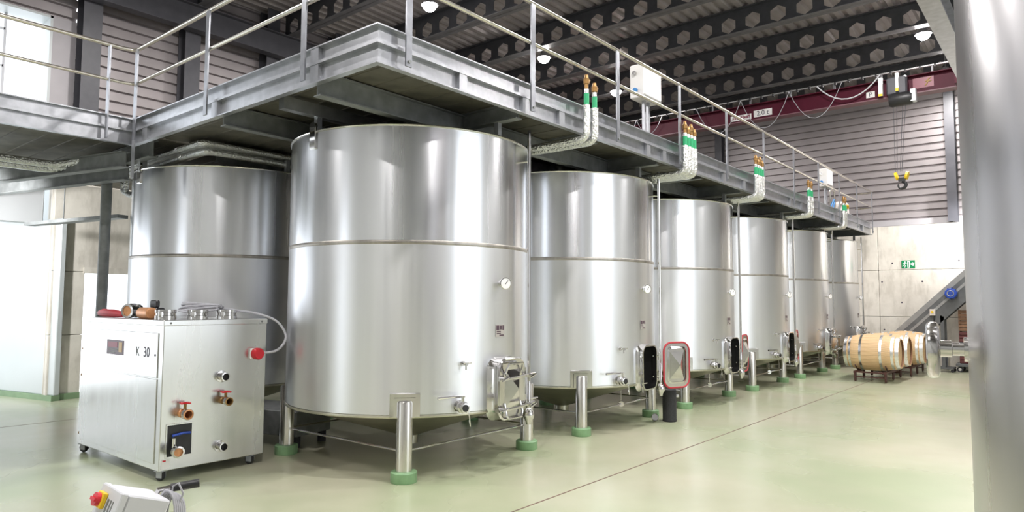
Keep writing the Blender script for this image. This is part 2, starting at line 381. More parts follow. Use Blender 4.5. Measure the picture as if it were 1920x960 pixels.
# roof deck: ribs run along the hall
prof = []; x = XL - 0.3; pitch = 0.25
while x < XR + 0.3:
    prof += [(x, 0), (x + 0.10, 0), (x + 0.135, 0.06), (x + 0.215, 0.06)]; x += pitch
vs = []
for (xx, zz) in prof: vs += [(xx, YB - 0.3, ZC - 0.06 + zz), (xx, YF + 0.3, ZC - 0.06 + zz)]
ce = MB(); ce.add(vs, [(2 * i, 2 * i + 1, 2 * i + 3, 2 * i + 2) for i in range(len(prof) - 1)])
ce.box(XL - 0.3, XR + 0.3, YB - 0.3, YF + 0.3, ZC + 0.06, ZC + 0.12)
struct(ce.build('ceiling', 'deck'), 'ribbed metal roof deck')

# castellated roof beams
def beam_meshes():
    x0, x1 = XL + 0.3, 2.55; zb, zt = 7.45, 7.98; zc = 7.68; P = 0.524; hw, hh = 0.155, 0.175
    mb = MB(); n0 = int((x1 - x0) / P); xoff = 0.231 - P * 20
    def q(a, b, c, d2): mb.add([(a, 0, b), (c, 0, b), (c, 0, d2), (a, 0, d2)], [(0, 1, 2, 3)])
    k = 0; xs_ = [xoff + P * i for i in range(60) if x0 + 0.3 < xoff + P * i < x1 - 0.3]
    q(x0, zb, xs_[0] - P / 2, zt); q(xs_[-1] + P / 2, zb, XR, zt)
    for c in xs_:
        a, b = c - P / 2, c + P / 2
        # hexagon with points up and down
        H = [(c - hw, zc - hh / 2), (c, zc - hh), (c + hw, zc - hh / 2), (c + hw, zc + hh / 2), (c, zc + hh), (c - hw, zc + hh / 2)]
        V = [(a, 0, zb), (c, 0, zb), (b, 0, zb), (b, 0, zt), (c, 0, zt), (a, 0, zt), (a, 0, zc), (b, 0, zc)] + [(h[0], 0, h[1]) for h in H]
        mb.add(V, [(0, 1, 9, 8), (1, 2, 10, 9), (2, 7, 11, 10) if False else (2, 3, 11, 10), (3, 4, 12, 11), (4, 5, 13, 12), (5, 0, 8, 13)])
    return mb, x0
web, bx0 = beam_meshes()
for i in range(len(web.v)): pass
fb = MB().box(bx0, XR, -0.11, 0.11, 7.45, 7.465)
ft = MB().box(bx0, XR, -0.11, 0.11, 7.965, 7.98)
ords = ['nearest the far wall, right above the red crane', 'second from the far wall', 'third from the far wall', 'fourth from the far wall', 'fifth from the far wall', 'sixth from the far wall',
        'seventh from the far wall', 'eighth from the far wall', 'ninth from the far wall', 'tenth from the far wall', 'eleventh from the far wall', 'twelfth from the far wall', 'nearest the viewer']
wm = bm_f = bm_t = None
for k in range(13):
    y = 16.57 - 1.97 * k
    t = thing('roof_beam', 'dark roof beam with hexagonal holes, ' + ords[k], 'roof beam', (0, y, 0), 0, 'castellated roof beams')
    if k == 0:
        o = web.build('web', 'beam', t); so = o.modifiers.new('thickness', 'SOLIDIFY'); so.thickness = 0.014; so.offset = 0
        wm, bm_f, bm_t = o, fb.build('bottom_flange', 'beam_flange', t).data, ft.build('top_flange', 'beam', t).data
    else:
        c = wm.copy(); col.objects.link(c); c.parent = t
        inst('bottom_flange', bm_f, t); inst('top_flange', bm_t, t)
o = ibeam(YF - YB - 0.4, 0.5, 0.22, 0.016, RZ(PI / 2)).build('eaves_girder', 'column', loc=(XL + 0.46, YB + 0.2, 6.95)); tag(o, 'long dark eaves girder along the top of the left wall', 'girder')

# high-bay lamps
lb = thing('high_bay_lamp', '', 'lamp', (0, 0, 0))
bo = MB(); bo.lathe([(0.001, 0.16), (0.07, 0.16), (0.09, 0.08), (0.155, 0.03), (0.165, 0.0), (0.14, 0.0)], 24)
lens_mb = MB().lathe([(0.135, 0.004)] + [(0.135 * math.cos(a * PI / 16), -0.125 * math.sin(a * PI / 16)) for a in range(8)] + [(0.001, -0.125)], 24); stem = MB().cyl(0.012, 0.15, 0.60, 8)
bo.build('housing', 'lamp_body', lb, True); lens_mb.build('lens', 'lens', lb, True); stem.build('stem', 'lamp_body', lb)
spots = [(-5.17, 5.45, 'on the left row, nearest of the three glowing past the railing'), (-5.15, 9.1, 'on the left row, middle of the three seen past the railing'), (-5.15, 12.35, 'on the left row, farthest, beside the white control box'),
         (1.95, 13.0, 'glowing at upper right beside the foreground tank'), (1.95, 9.3, 'on the right row, second from the far end'), (1.95, 5.5, 'on the right row, third from the far end'), (1.95, 1.8, 'on the right row, fourth from the far end'), (1.95, -2.0, 'on the right row, fifth from the far end'), (1.95, -5.8, 'on the right row, nearest the near wall'),
         (-5.15, -2.0, 'on the left row, second from the near wall'), (-5.15, -5.8, 'on the left row, nearest the near wall'), (-5.15, 1.8, 'on the left row, over the platform corner'), (1.95, 16.2, 'on the right row, closest to the far wall'),
         (6.6, -2.0, 'beyond the foreground tank, near'), (6.6, 3.6, 'beyond the foreground tank, middle'), (6.6, 9.2, 'beyond the foreground tank, far')]
for k, (x, y, s) in enumerate(spots):
    t = lb if k == 0 else copy_tree(lb)
    t.location = (x, y, 7.40); tag(t, 'round high-bay ceiling lamp ' + s, 'lamp', 'high-bay ceiling lamps')
    l = bpy.data.lights.new('lamp_light', 'AREA'); l.shape = 'DISK'; l.size = 0.25; l.energy = LAMP_W; l.color = (1.0, 0.965, 0.94)
    lo = bpy.data.objects.new('lamp_light', l); col.objects.link(lo); lo.parent = t; lo.location = (0, 0, -0.13)
# added flood lamp, unseen behind the foreground tank, brightens the far wall
fd = thing('added_flood_lamp', 'added unseen flood lamp brightening the far wall', 'lamp', (3.0, 16.4, 3.9))
MB().bbox(-0.10, 0.10, -0.05, 0.03, -0.08, 0.08, 0.01).build('housing', 'lamp_body', fd, rot=(0, 0, 0.6))
MB().cyl(0.012, 0.05, 2.5, 8).build('stem', 'lamp_body', fd)
l = bpy.data.lights.new('added_flood_light', 'SPOT'); l.energy = 330; l.spot_size = 1.5; l.spot_blend = 0.9; l.shadow_soft_size = 0.12
lo = bpy.data.objects.new('added_flood_light', l); col.objects.link(lo); lo.parent = fd; lo.location = (-0.06, 0.09, 0)
lo.rotation_euler = Vector((-1.22, 1.4, -0.55)).to_track_quat('-Z', 'Y').to_euler()
# added unseen lamp under the walkway, stands in for daylight on the left wall
fd = thing('added_flood_lamp', 'added unseen flood lamp under the walkway brightening the lower left wall', 'lamp', (-7.3, -1.6, 2.95))
MB().bbox(-0.10, 0.10, -0.05, 0.03, -0.08, 0.08, 0.01).build('housing', 'lamp_body', fd, rot=(0, 0, 1.2))
MB().cyl(0.012, 0.05, 0.79, 8).build('stem', 'lamp_body', fd)
l = bpy.data.lights.new('added_flood_light', 'SPOT'); l.energy = 380; l.spot_size = 1.9; l.spot_blend = 0.9; l.shadow_soft_size = 0.12
lo = bpy.data.objects.new('added_flood_light', l); col.objects.link(lo); lo.parent = fd; lo.location = (0.0, 0.12, -0.02)
lo.rotation_euler = Vector((-1.95, 2.6, -0.55)).to_track_quat('-Z', 'Y').to_euler()

# ------------------------------------------------------------------ travelling crane
CY, CZ = 13.7, 6.32
cr = thing('overhead_crane', 'dark red overhead travelling crane spanning the hall below the roof beams', 'crane', (0.345, 12.3, 5.94))
cr.scale = (0.918, 1.0, 0.918)
MB().box(-9.95, 2.75, -0.012, 0.012, 0.02, 0.40).box(-9.95, 2.75, -0.13, 0.13, 0.40, 0.42).build('girder_web', 'crane', cr)
MB().box(-9.95, 2.75, -0.13, 0.13, -0.005, 0.02).build('girder_flange', 'crane_edge', cr)
fe = MB(); fe.box(-6.5, 2.5, -0.04, 0.0, 0.585, 0.61); fe.build('festoon_rail', 'conveyor_light', cr)
for i in range(30):
    x = 2.35 - 0.29 * i
    MB().box(x - 0.018, x + 0.018, -0.06, 0.015, 0.55, 0.61).build('festoon_clip', 'black', cr)
for i in range(9):
    x = -6.0 + i; MB().box(x - 0.02, x + 0.02, -0.03, 0.0, 0.42, 0.585).build('rail_bracket', 'beam_flange', cr)
def sag(x0, x1, drop, z=0.55, n=10, y=-0.14): return [(x0 + (x1 - x0) * i / n, y, z - drop * 4 * (i / n) * (1 - i / n)) for i in range(n + 1)]
for x0, x1, dr in ((-6.0, -5.2, 0.5), (-5.2, -4.4, 0.45), (-3.4, -2.2, 0.75), (-2.2, -1.0, 0.8), (-1.0, 0.2, 0.75)):
    MB().tube(sag(x0, x1, dr), 0.008, 6).build('hanging_cable', 'cable', cr, True)
MB().tube(sag(-0.35, 1.0, 0.42), 0.016, 8).build('hanging_cable', 'greybox', cr, True)
MB().box(2.45, 2.75, -0.45, 0.45, -0.02, 0.22).build('end_carriage', 'crane', cr)
hz = MB(); hz.bbox(1.15, 1.55, -0.30, -0.14, 0.0, 0.40, 0.03); hz.build('hoist_housing', 'column', cr)
MB().lathe([(0.001, 0), (0.13, 0), (0.15, 0.05), (0.15, 0.4), (0.13, 0.45), (0.001, 0.45)], 20, 0, TR(1.2, -0.25, -0.12) @ RY(PI / 2)).build('hoist_drum', 'black', cr, True)
MB().box(1.62, 1.72, -0.36, -0.20, -0.22, 0.05).build('limit_box', 'greybox', cr)
MB().box(1.0, 1.08, -0.34, -0.26, 0.02, 0.42).build('hoist_bracket', 'boxwhite', cr); MB().box(1.34, 1.40, -0.35, -0.29, 0.12, 0.46).build('hoist_bracket', 'boxwhite', cr)
MB().box(1.0, 1.08, -0.35, -0.34, 0.0, 0.05).build('hoist_marker', 'yellow', cr); MB().box(1.34, 1.40, -0.36, -0.35, 0.05, 0.12).build('hoist_marker', 'yellow', cr)
for dx in (1.27, 1.34, 1.46, 1.52): MB().tube([(dx, -0.25, -0.1), (1.33 + (dx - 1.4) * 0.5, -0.25, -1.72)], 0.006, 6).build('rope', 'column', cr)
for s_ in (-1, 1): MB().cyl(0.09, -0.025, 0.025, 16, 0, TR(1.385 + s_ * 0.10, -0.25, -1.82) @ RY(PI / 2 + s_ * 0.25)).build('hook_sheave', 'yellow', cr, True)
MB().tube(arc((1.385, -0.25, -2.02), 0.075, PI / 2, -PI * 1.1, 14), [0.035] * 8 + [0.03, 0.03, 0.027, 0.025, 0.022, 0.018, 0.012], 8).build('hook', 'black', cr, True)
MB().box(1.32, 1.45, -0.29, -0.21, -1.94, -1.86).build('hook_block', 'black', cr)
sp = MB().box(-1.92, -1.46, -0.02, -0.013, 0.10, 0.27).build('capacity_sign', 'boxwhite', cr)
text('2.0 t', 0.17, 'print_dark', sp, (-1.69, -0.0215, 0.185), (PI / 2, 0, 0))
sp = MB().box(-2.52, -1.98, -0.02, -0.013, 0.08, 0.22).build('maker_sign', 'boxwhite', cr)
bm = MB()
for i in range(9): bm.box(-2.47 + i * 0.052, -2.435 + i * 0.052, -0.0225, -0.02, 0.12, 0.17 + 0.015 * (i % 3))
bm.build('lettering', 'plate_maroon', sp)
sp = MB().box(0.68, 0.86, -0.02, -0.013, 0.10, 0.24).build('letter_sign', 'boxwhite', cr)
text('P', 0.14, 'print_dark', sp, (0.77, -0.0215, 0.17), (PI / 2, 0, 0))
sp = MB().box(1.62, 2.02, -0.02, -0.013, 0.13, 0.36).build('emblem_panel', 'plate_maroon', cr)
MB().tube([(1.86, -0.024, 0.17), (1.90, -0.024, 0.22), (1.92, -0.024, 0.30), (1.97, -0.024, 0.33)], 0.012, 6).tube([(1.86, -0.024, 0.26), (1.98, -0.024, 0.25)], 0.01, 6).build('emblem', 'plate_gold', sp)
for k, (x, s) in enumerate(((2.90, 'right'), (-8.86, 'left'))):
    ys_ = YB + 0.3 if k == 0 else 6.5
    o = ibeam(YF - 0.3 - ys_, 0.34, 0.24, 0.02, RZ(PI / 2)).build('crane_runway', 'galv', loc=(x, ys_, 5.94 - 0.34)); tag(o, ['pale steel crane runway beam at upper right above the foreground tank', 'steel crane runway beam along the left wall'][k], 'runway beam')
    for y in (8.0, 17.2):
        c = MB().box(-0.11, 0.11, -0.11, 0.11, 0, CZ - 0.36).build('runway_column', 'column', loc=(3.2 if k == 0 else -8.9, y, 0)) if False else None

# ------------------------------------------------------------------ platform
H1, H2, HM, HT, PL = 3.589, 3.915, 4.32, 4.741, 17.25
XW = -4.62
pf = thing('mezzanine_platform', 'galvanised steel walkway platform with tubular railing carried above the tanks', 'platform', (0, 0, 0))
def channel(h, flange=0.05, t=0.012):   # U profile in (out, z): web at 0, flanges outwards
    return [(-t, 0), (flange, 0), (flange, t), (0, t), (0, h - t), (flange, h - t), (flange, h), (-t, h)]
def run_channel(name, p0, p1, outdir, z, h, mat='galv', fl_=0.05, m0=0.0, m1=0.0):
    # m0 / m1 mitre the ends: +1 runs past the corner with the outward offset, -1 stops short of it
    p0, p1, o_ = Vector((*p0, 0)), Vector((*p1, 0)), Vector((*outdir, 0)); pr = channel(h, fl_); dr = (p1 - p0).normalized()
    n = len(pr); vs = [tuple(p0 - dr * a * m0 + o_ * a + Vector((0, 0, z + b))) for a, b in pr] + [tuple(p1 + dr * a * m1 + o_ * a + Vector((0, 0, z + b))) for a, b in pr]
    fs = [(i, (i + 1) % n, n + (i + 1) % n, n + i) for i in range(n)] + [tuple(range(n)), tuple(range(2 * n - 1, n - 1, -1))]
    return MB().add(vs, fs).build(name, mat, pf)
zm = 3.765
e = 0.05
for z, h in ((H1, zm - H1), (zm, H2 - zm)):
    run_channel('edge_channel', (-e, e), (-e, PL - e), (1, 0), z, h, m0=1, m1=1)
    run_channel('edge_channel', (XW - e, e), (-e, e), (0, -1), z, h, m0=-1, m1=1)
    run_channel('edge_channel', (XW - e, -5.0), (XW - e, e), (1, 0), z, h, m1=-1)
    run_channel('edge_channel', (XW - 0.3, PL - e), (-e, PL - e), (0, 1), z, h, m1=1)
# stiffener plates on the channels
st = MB().box(0, 0.045, -0.05, 0.05, H1 + 0.012, zm - 0.012)
sm = st.build('stiffener', 'galv', pf, loc=(-e, 1.0, 0)).data
for y in (1.92, 2.55, 4.5, 4.95, 5.75, 7.0, 7.85, 8.6, 10.3, 11.0, 11.6, 13.4, 14.2, 16.2): inst('stiffener', sm, pf, (-e, y, 0))
sx = MB().box(-0.06, 0.06, -0.045, 0, H1 + 0.012, zm - 0.012).build('stiffener', 'galv', pf, loc=(-0.86, e, 0)).data
sx2 = MB().box(-0.06, 0.06, -0.045, 0, zm + 0.012, H2 - 0.012).build('stiffener', 'galv', pf, loc=(-0.86, e, 0)).data
for x in (-2.62, -4.3): inst('stiffener', sx, pf, (x, e, 0))
# deck planks (run across, seen from below)
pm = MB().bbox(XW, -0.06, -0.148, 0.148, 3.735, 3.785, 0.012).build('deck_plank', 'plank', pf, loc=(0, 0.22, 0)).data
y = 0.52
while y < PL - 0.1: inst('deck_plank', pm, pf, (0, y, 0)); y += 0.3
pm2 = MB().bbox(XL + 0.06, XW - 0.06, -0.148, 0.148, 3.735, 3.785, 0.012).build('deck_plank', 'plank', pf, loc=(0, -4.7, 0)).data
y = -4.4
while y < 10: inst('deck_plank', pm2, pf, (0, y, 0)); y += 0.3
# longitudinal beams and cross beams below the deck
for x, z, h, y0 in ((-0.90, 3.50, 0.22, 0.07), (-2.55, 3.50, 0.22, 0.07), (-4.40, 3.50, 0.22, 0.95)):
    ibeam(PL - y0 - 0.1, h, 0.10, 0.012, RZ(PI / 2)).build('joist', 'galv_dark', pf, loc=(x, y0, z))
bx = MB().box(-0.045, 0.045, 0, 2.4, 0, 0.125).build('hanger_beam', 'galv', pf, loc=(-1.71, 0.22, 3.565)).data
for k in range(6):
    yc = 1.947 + 3 * k
    ibeam(1.25, 0.17, 0.10, 0.012).build('cross_beam', 'galv_dark', pf, loc=(-1.37, yc, 3.565))
    ibeam(2.45, 0.17, 0.10, 0.012).build('cross_beam', 'galv_dark', pf, loc=(-4.52, yc, 3.565))
    ibeam(abs(XW) - 0.25, 0.14, 0.08, 0.01).build('cross_beam', 'galv_dark', pf, loc=(XW + 0.1, yc + 1.5, 3.595))
    if k: inst('hanger_beam', bx, pf, (-1.71, 0.35 + 3 * k, 3.565))
ibeam(3.2, 0.22, 0.12, 0.012).build('walkway_beam', 'galv_dark', pf, loc=(-7.9, 0.28, 3.50))
ibeam(4.2, 0.20, 0.12, 0.012).build('walkway_beam', 'galv_dark', pf, loc=(-9.0, -0.95, 3.36), rot=(0, 0, 0.24))
ibeam(3.6, 0.18, 0.12, 0.012).build('walkway_beam', 'galv_dark', pf, loc=(-9.0, -0.55, 3.30), rot=(0, 0, 0.24))
sp_ = thing('support_post', 'round dark steel post holding up the walkway corner behind the cabinet', 'post', (-6.2, 0.3, 0))
MB().cyl(0.068, 0, 3.5, 20).build('shaft', 'galv_dark', sp_, True)
MB().bbox(-0.13, 0.13, -0.13, 0.13, 0, 0.015, 0.004).build('base_plate', 'galv_dark', sp_)
# railing: flat-bar posts with two tubes
pz0 = H1 + 0.02
pmz = MB().box(-0.008, 0.008, -0.032, 0.032, pz0, HT - 0.02).build('railing_post', 'post', pf, loc=(0.062, 0.277, 0)).data
bt = MB().cyl(0.014, 0, 0.014, 8, 0, RY(PI / 2)).build('bolt', 'galv_dark', pf, loc=(0.07, 0.277, H1 + 0.06)).data
for k in range(1, 11):
    y = 0.277 + 1.668 * k
    inst('railing_post', pmz, pf, (0.062, min(y, PL - 0.25), 0)); inst('bolt', bt, pf, (0.07, min(y, PL - 0.25), H1 + 0.06))
for x in (-0.93, -2.68, -4.44): inst('railing_post', pmz, pf, (x, -0.06, 0), (0, 0, PI / 2))
pe = MB().box(-0.008, 0.008, -0.03, 0.03, 3.15, pz0).build('post_extension', 'galv', pf, loc=(-4.44, -0.06, 0), rot=(0, 0, PI / 2))
for y in (-0.32, -2.0, -3.7): inst('railing_post', pmz, pf, (XW + 0.06, y, 0), (0, 0, PI / 2))
for y0 in (0,):
    for z, r in ((HT, 0.024), (HM, 0.020)):
        MB().tube([(0.045, 0.12, z), (0.045, PL - 0.2, z)], r, 12).build('rail_tube', 'rail', pf, True)
        MB().tube([(-0.05, -0.03, z), (XW + 0.16, -0.03, z)], r, 12).build('rail_tube', 'rail', pf, True)
        MB().tube([(-0.05, -0.03, z), (0.02, -0.01, z), (0.045, 0.05, z), (0.045, 0.12, z)], r, 12).build('rail_elbow', 'rail', pf, True)
        MB().tube([(XW + 0.04, -5.0, z), (XW + 0.04, -0.16, z), (XW + 0.07, -0.06, z), (XW + 0.16, -0.03, z)], r, 12).build('rail_tube', 'rail', pf, True)
        MB().tube([(0.045, PL - 0.2, z), (0.0, PL - 0.12, z), (-0.4, PL - 0.12, z)], r, 12).build('rail_tube', 'rail', pf, True)
# stair handrail on the far side of the walkway
MB().tube([(-7.6, 0.7, 4.35), (-5.6, 1.2, 4.15)], 0.02, 10).tube([(-7.1, 0.82, 3.80), (-7.1, 0.82, 4.30)], 0.018, 8).tube([(-6.1, 1.07, 3.80), (-6.1, 1.07, 4.20)], 0.018, 8).build('stair_rail', 'galv', pf, True)

# ------------------------------------------------------------------ tanks
R, ZT, ZS, ZBOT = 1.3517, 3.41, 2.264, 0.60
TX, TY = -1.709, 1.947
def tank_parts(t, lid=True):
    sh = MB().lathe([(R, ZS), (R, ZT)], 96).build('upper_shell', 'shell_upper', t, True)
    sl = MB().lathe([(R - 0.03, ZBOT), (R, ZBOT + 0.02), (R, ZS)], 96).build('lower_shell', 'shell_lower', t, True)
    MB().lathe([(R - 0.001, ZS - 0.022), (R + 0.003, ZS - 0.016), (R + 0.003, ZS + 0.016), (R - 0.001, ZS + 0.022)], 96).build('seam_weld', 'weld', t, True)
    MB().tube([(math.cos(2 * PI * i / 64) * (R + 0.004), math.sin(2 * PI * i / 64) * (R + 0.004), ZT) for i in range(64)], 0.012, 8, closed=True).build('top_rim', 'steel', t, True)
    MB().lathe([(R, ZT), (0.27, ZT + 0.13), (0.27, ZT + 0.13)], 64).build('roof_cone', 'steel_under', t, True)
    MB().lathe([(0.25, ZT + 0.08), (0.25, ZT + 0.32)], 32).lathe([(0.26, ZT + 0.30), (0.27, ZT + 0.305), (0.27, ZT + 0.315), (0.001, ZT + 0.32)], 32).build('neck', 'steel', t, True)
    MB().lathe([(R - 0.02, ZBOT), (0.10, 0.19), (0.10, 0.10), (0.001, 0.10)], 64).build('bottom_cone', 'steel_under', t, True)
    MB().lathe([(R + 0.004, ZBOT - 0.012), (R + 0.008, ZBOT), (R + 0.004, ZBOT + 0.014)], 96).build('bottom_lip', 'steel_under', t, True)
    LA = [math.radians(a) for a in (-44, 46, 136, 226)]
    leg = MB().lathe([(0.078, 0.10), (0.078, 0.735), (0.07, 0.752), (0.001, 0.755)], 28)
    pl = MB().lathe([(R + 0.012, ZBOT + 0.0), (R + 0.012, 0.815), (R, 0.825)], 8, 0, None, -0.105, 0.105)
    pl.lathe([(R + 0.03, ZBOT), (R + 0.03, 0.78)], 8, 0, None, -0.075, 0.075)
    lm = pm_ = None
    for k, a in enumerate(LA):
        p = (R * math.cos(a), R * math.sin(a), 0)
        if k == 0: l_ = leg.build('leg', 'steel_leg', t, True, p); lm = l_.data; pm_ = pl.build('leg_plate', 'steel', t, True, rot=(0, 0, a)).data
        else: inst('leg', lm, t, p); inst('leg_plate', pm_, t, rot=(0, 0, a))
    for k in range(4):
        a, b = LA[k], LA[(k + 1) % 4]
        MB().tube([(R * math.cos(a), R * math.sin(a), 0.28), (R * math.cos(b), R * math.sin(b), 0.28)], 0.012, 8).build('brace_rod', 'steel', t, True)
    for k in range(4):
        a = k * PI / 2 - PI / 2; T = RZ(a)
        if k != 1:
            lg = MB().bbox(R - 0.01, R + 0.02, -0.05, 0.05, ZT - 0.18, ZT + 0.05, 0.006, 0, T); lg.cyl(0.05, 0, 0.028, 16, 0, T @ TR(R - 0.008, 0, ZT + 0.05) @ RY(PI / 2))
            lg.build('lifting_lug', 'steel', t, True)
        MB().box(R - 0.075, R - 0.018, -0.028, 0.028, ZT - 0.02, 3.585, 0, T).build('platform_post', 'galv', t)
    # thermometer
    th = MB().cyl(0.014, 0, 0.07, 12, 0, TR(R - 0.002, 0, 1.88) @ RY(PI / 2)).cyl(0.03, 0, 0.012, 16, 0, TR(R - 0.002, 0, 1.88) @ RY(PI / 2)).build('thermometer', 'steel', t, True)
    T = TR(R + 0.06, 0, 1.88) @ RZ(-0.45) @ RY(PI / 2)
    MB().lathe([(0.001, 0), (0.055, 0), (0.062, 0.006), (0.062, 0.026), (0.055, 0.03)], 28, 0, T).build('dial_case', 'steel', th, True)
    MB().cyl(0.054, 0.024, 0.028, 28, 0, T).build('dial_face', 'dial', th)
    MB().box(-0.003, 0.003, -0.01, 0.04, 0.0285, 0.030, 0, T @ RZ(0.9)).build('needle', 'print_dark', th)
    # maker's plate
    npl = MB().lathe([(R + 0.003, 1.335), (R + 0.003, 1.46)], 6, 0, None, -0.05, 0.05).build('maker_plate', 'plate', t)
    mk = MB()
    mk.lathe([(R + 0.0045, 1.405), (R + 0.0045, 1.452)], 4, 0, None, -0.044, -0.012); mk.lathe([(R + 0.0045, 1.41), (R + 0.0045, 1.45)], 4, 0, None, -0.006, 0.018)
    mk.lathe([(R + 0.0045, 1.405), (R + 0.0045, 1.452)], 4, 0, None, 0.024, 0.044)
    for z in (1.385, 1.365): mk.lathe([(R + 0.0045, z), (R + 0.0045, z + 0.010)], 4, 0, None, -0.04, 0.006)
    mk.lathe([(R + 0.0045, 1.345), (R + 0.0045, 1.358)], 4, 0, None, -0.01, 0.04); mk.build('plate_marking', 'plate_dark', npl)
    # sample tap
    T = RZ(math.radians(-20)) @ TR(R - 0.002, 0, 1.09) @ RY(PI / 2)
    tp = MB().cyl(0.026, 0, 0.01, 16, 0, T).cyl(0.011, 0, 0.075, 12, 0, T).cyl(0.016, 0.05, 0.095, 12, 0, T).build('sample_tap', 'steel', t, True)
    MB().cyl(0.008, 0, 0.055, 10, 0, RZ(math.radians(-20)) @ TR(R + 0.07, 0, 1.035)).tube([(0, -0.035, 0), (0, 0.05, 0)], 0.007, 8, 0, RZ(math.radians(-20)) @ TR(R + 0.085, 0, 1.10)).build('tap_handle', 'steel', tp, True)
    # racking valve with lever
    Tv = RZ(math.radians(-21.5)) @ TR(R - 0.002, 0, 0.68) @ RY(PI / 2)
    vv = MB().cyl(0.062, 0, 0.012, 20, 0, Tv).lathe([(0.045, 0.01), (0.045, 0.06), (0.058, 0.065), (0.058, 0.10), (0.046, 0.105), (0.046, 0.15), (0.034, 0.152), (0.034, 0.06)], 20, 0, Tv).build('racking_valve', 'steel', t, True)
    Tl = RZ(math.radians(-21.5)) @ TR(R + 0.085, 0, 0.68)
    MB().cyl(0.014, 0.05, 0.105, 10, 0, Tl).tube([(0, 0.02, 0.10), (0.0, -0.10, 0.105), (0.0, -0.26, 0.10)], [0.010, 0.012, 0.016], 8, 0, Tl).build('valve_lever', 'steel', vv, True)
    MB().cyl(0.030, 0.148, 0.149, 16, 0, Tv).build('valve_bore', 'black', vv)
    MB().tube([(0.09, 0.02, -0.03), (0.10, 0.03, -0.12), (0.09, 0.04, -0.17), (0.08, 0.03, -0.11)], 0.005, 6, 0, Tl).build('cap_chain', 'steel', vv, True)
    # level gauge tube with lower ball valve
    a = math.radians(17.5)
    gx, gy = (R + 0.10) * math.cos(a), (R + 0.10) * math.sin(a)
    lg = MB().tube([(gx, gy, 0.46), (gx, gy, 3.56)], 0.020, 10).tube([(gx, gy, 3.22), (R * math.cos(a), R * math.sin(a), 3.22)], 0.012, 8).build('level_tube', 'steel', t, True)
    vb = MB().tube([(gx, gy, 0.62), ((R - 0.02) * math.cos(a), (R - 0.02) * math.sin(a), 0.62)], 0.018, 10).build('gauge_valve', 'steel', t, True)
    MB().lathe([(0.001, 0.40), (0.028, 0.40), (0.032, 0.43), (0.058, 0.47), (0.062, 0.50), (0.052, 0.54), (0.024, 0.57), (0.022, 0.85), (0.015, 0.86)], 18, 0, TR(gx, gy, 0)).build('valve_body', 'steel', vb, True)
    MB().tube([(gx - 0.02, gy - 0.09, 0.66), (gx + 0.02, gy + 0.13, 0.67)], 0.010, 8).build('valve_handle', 'steel', vb, True)

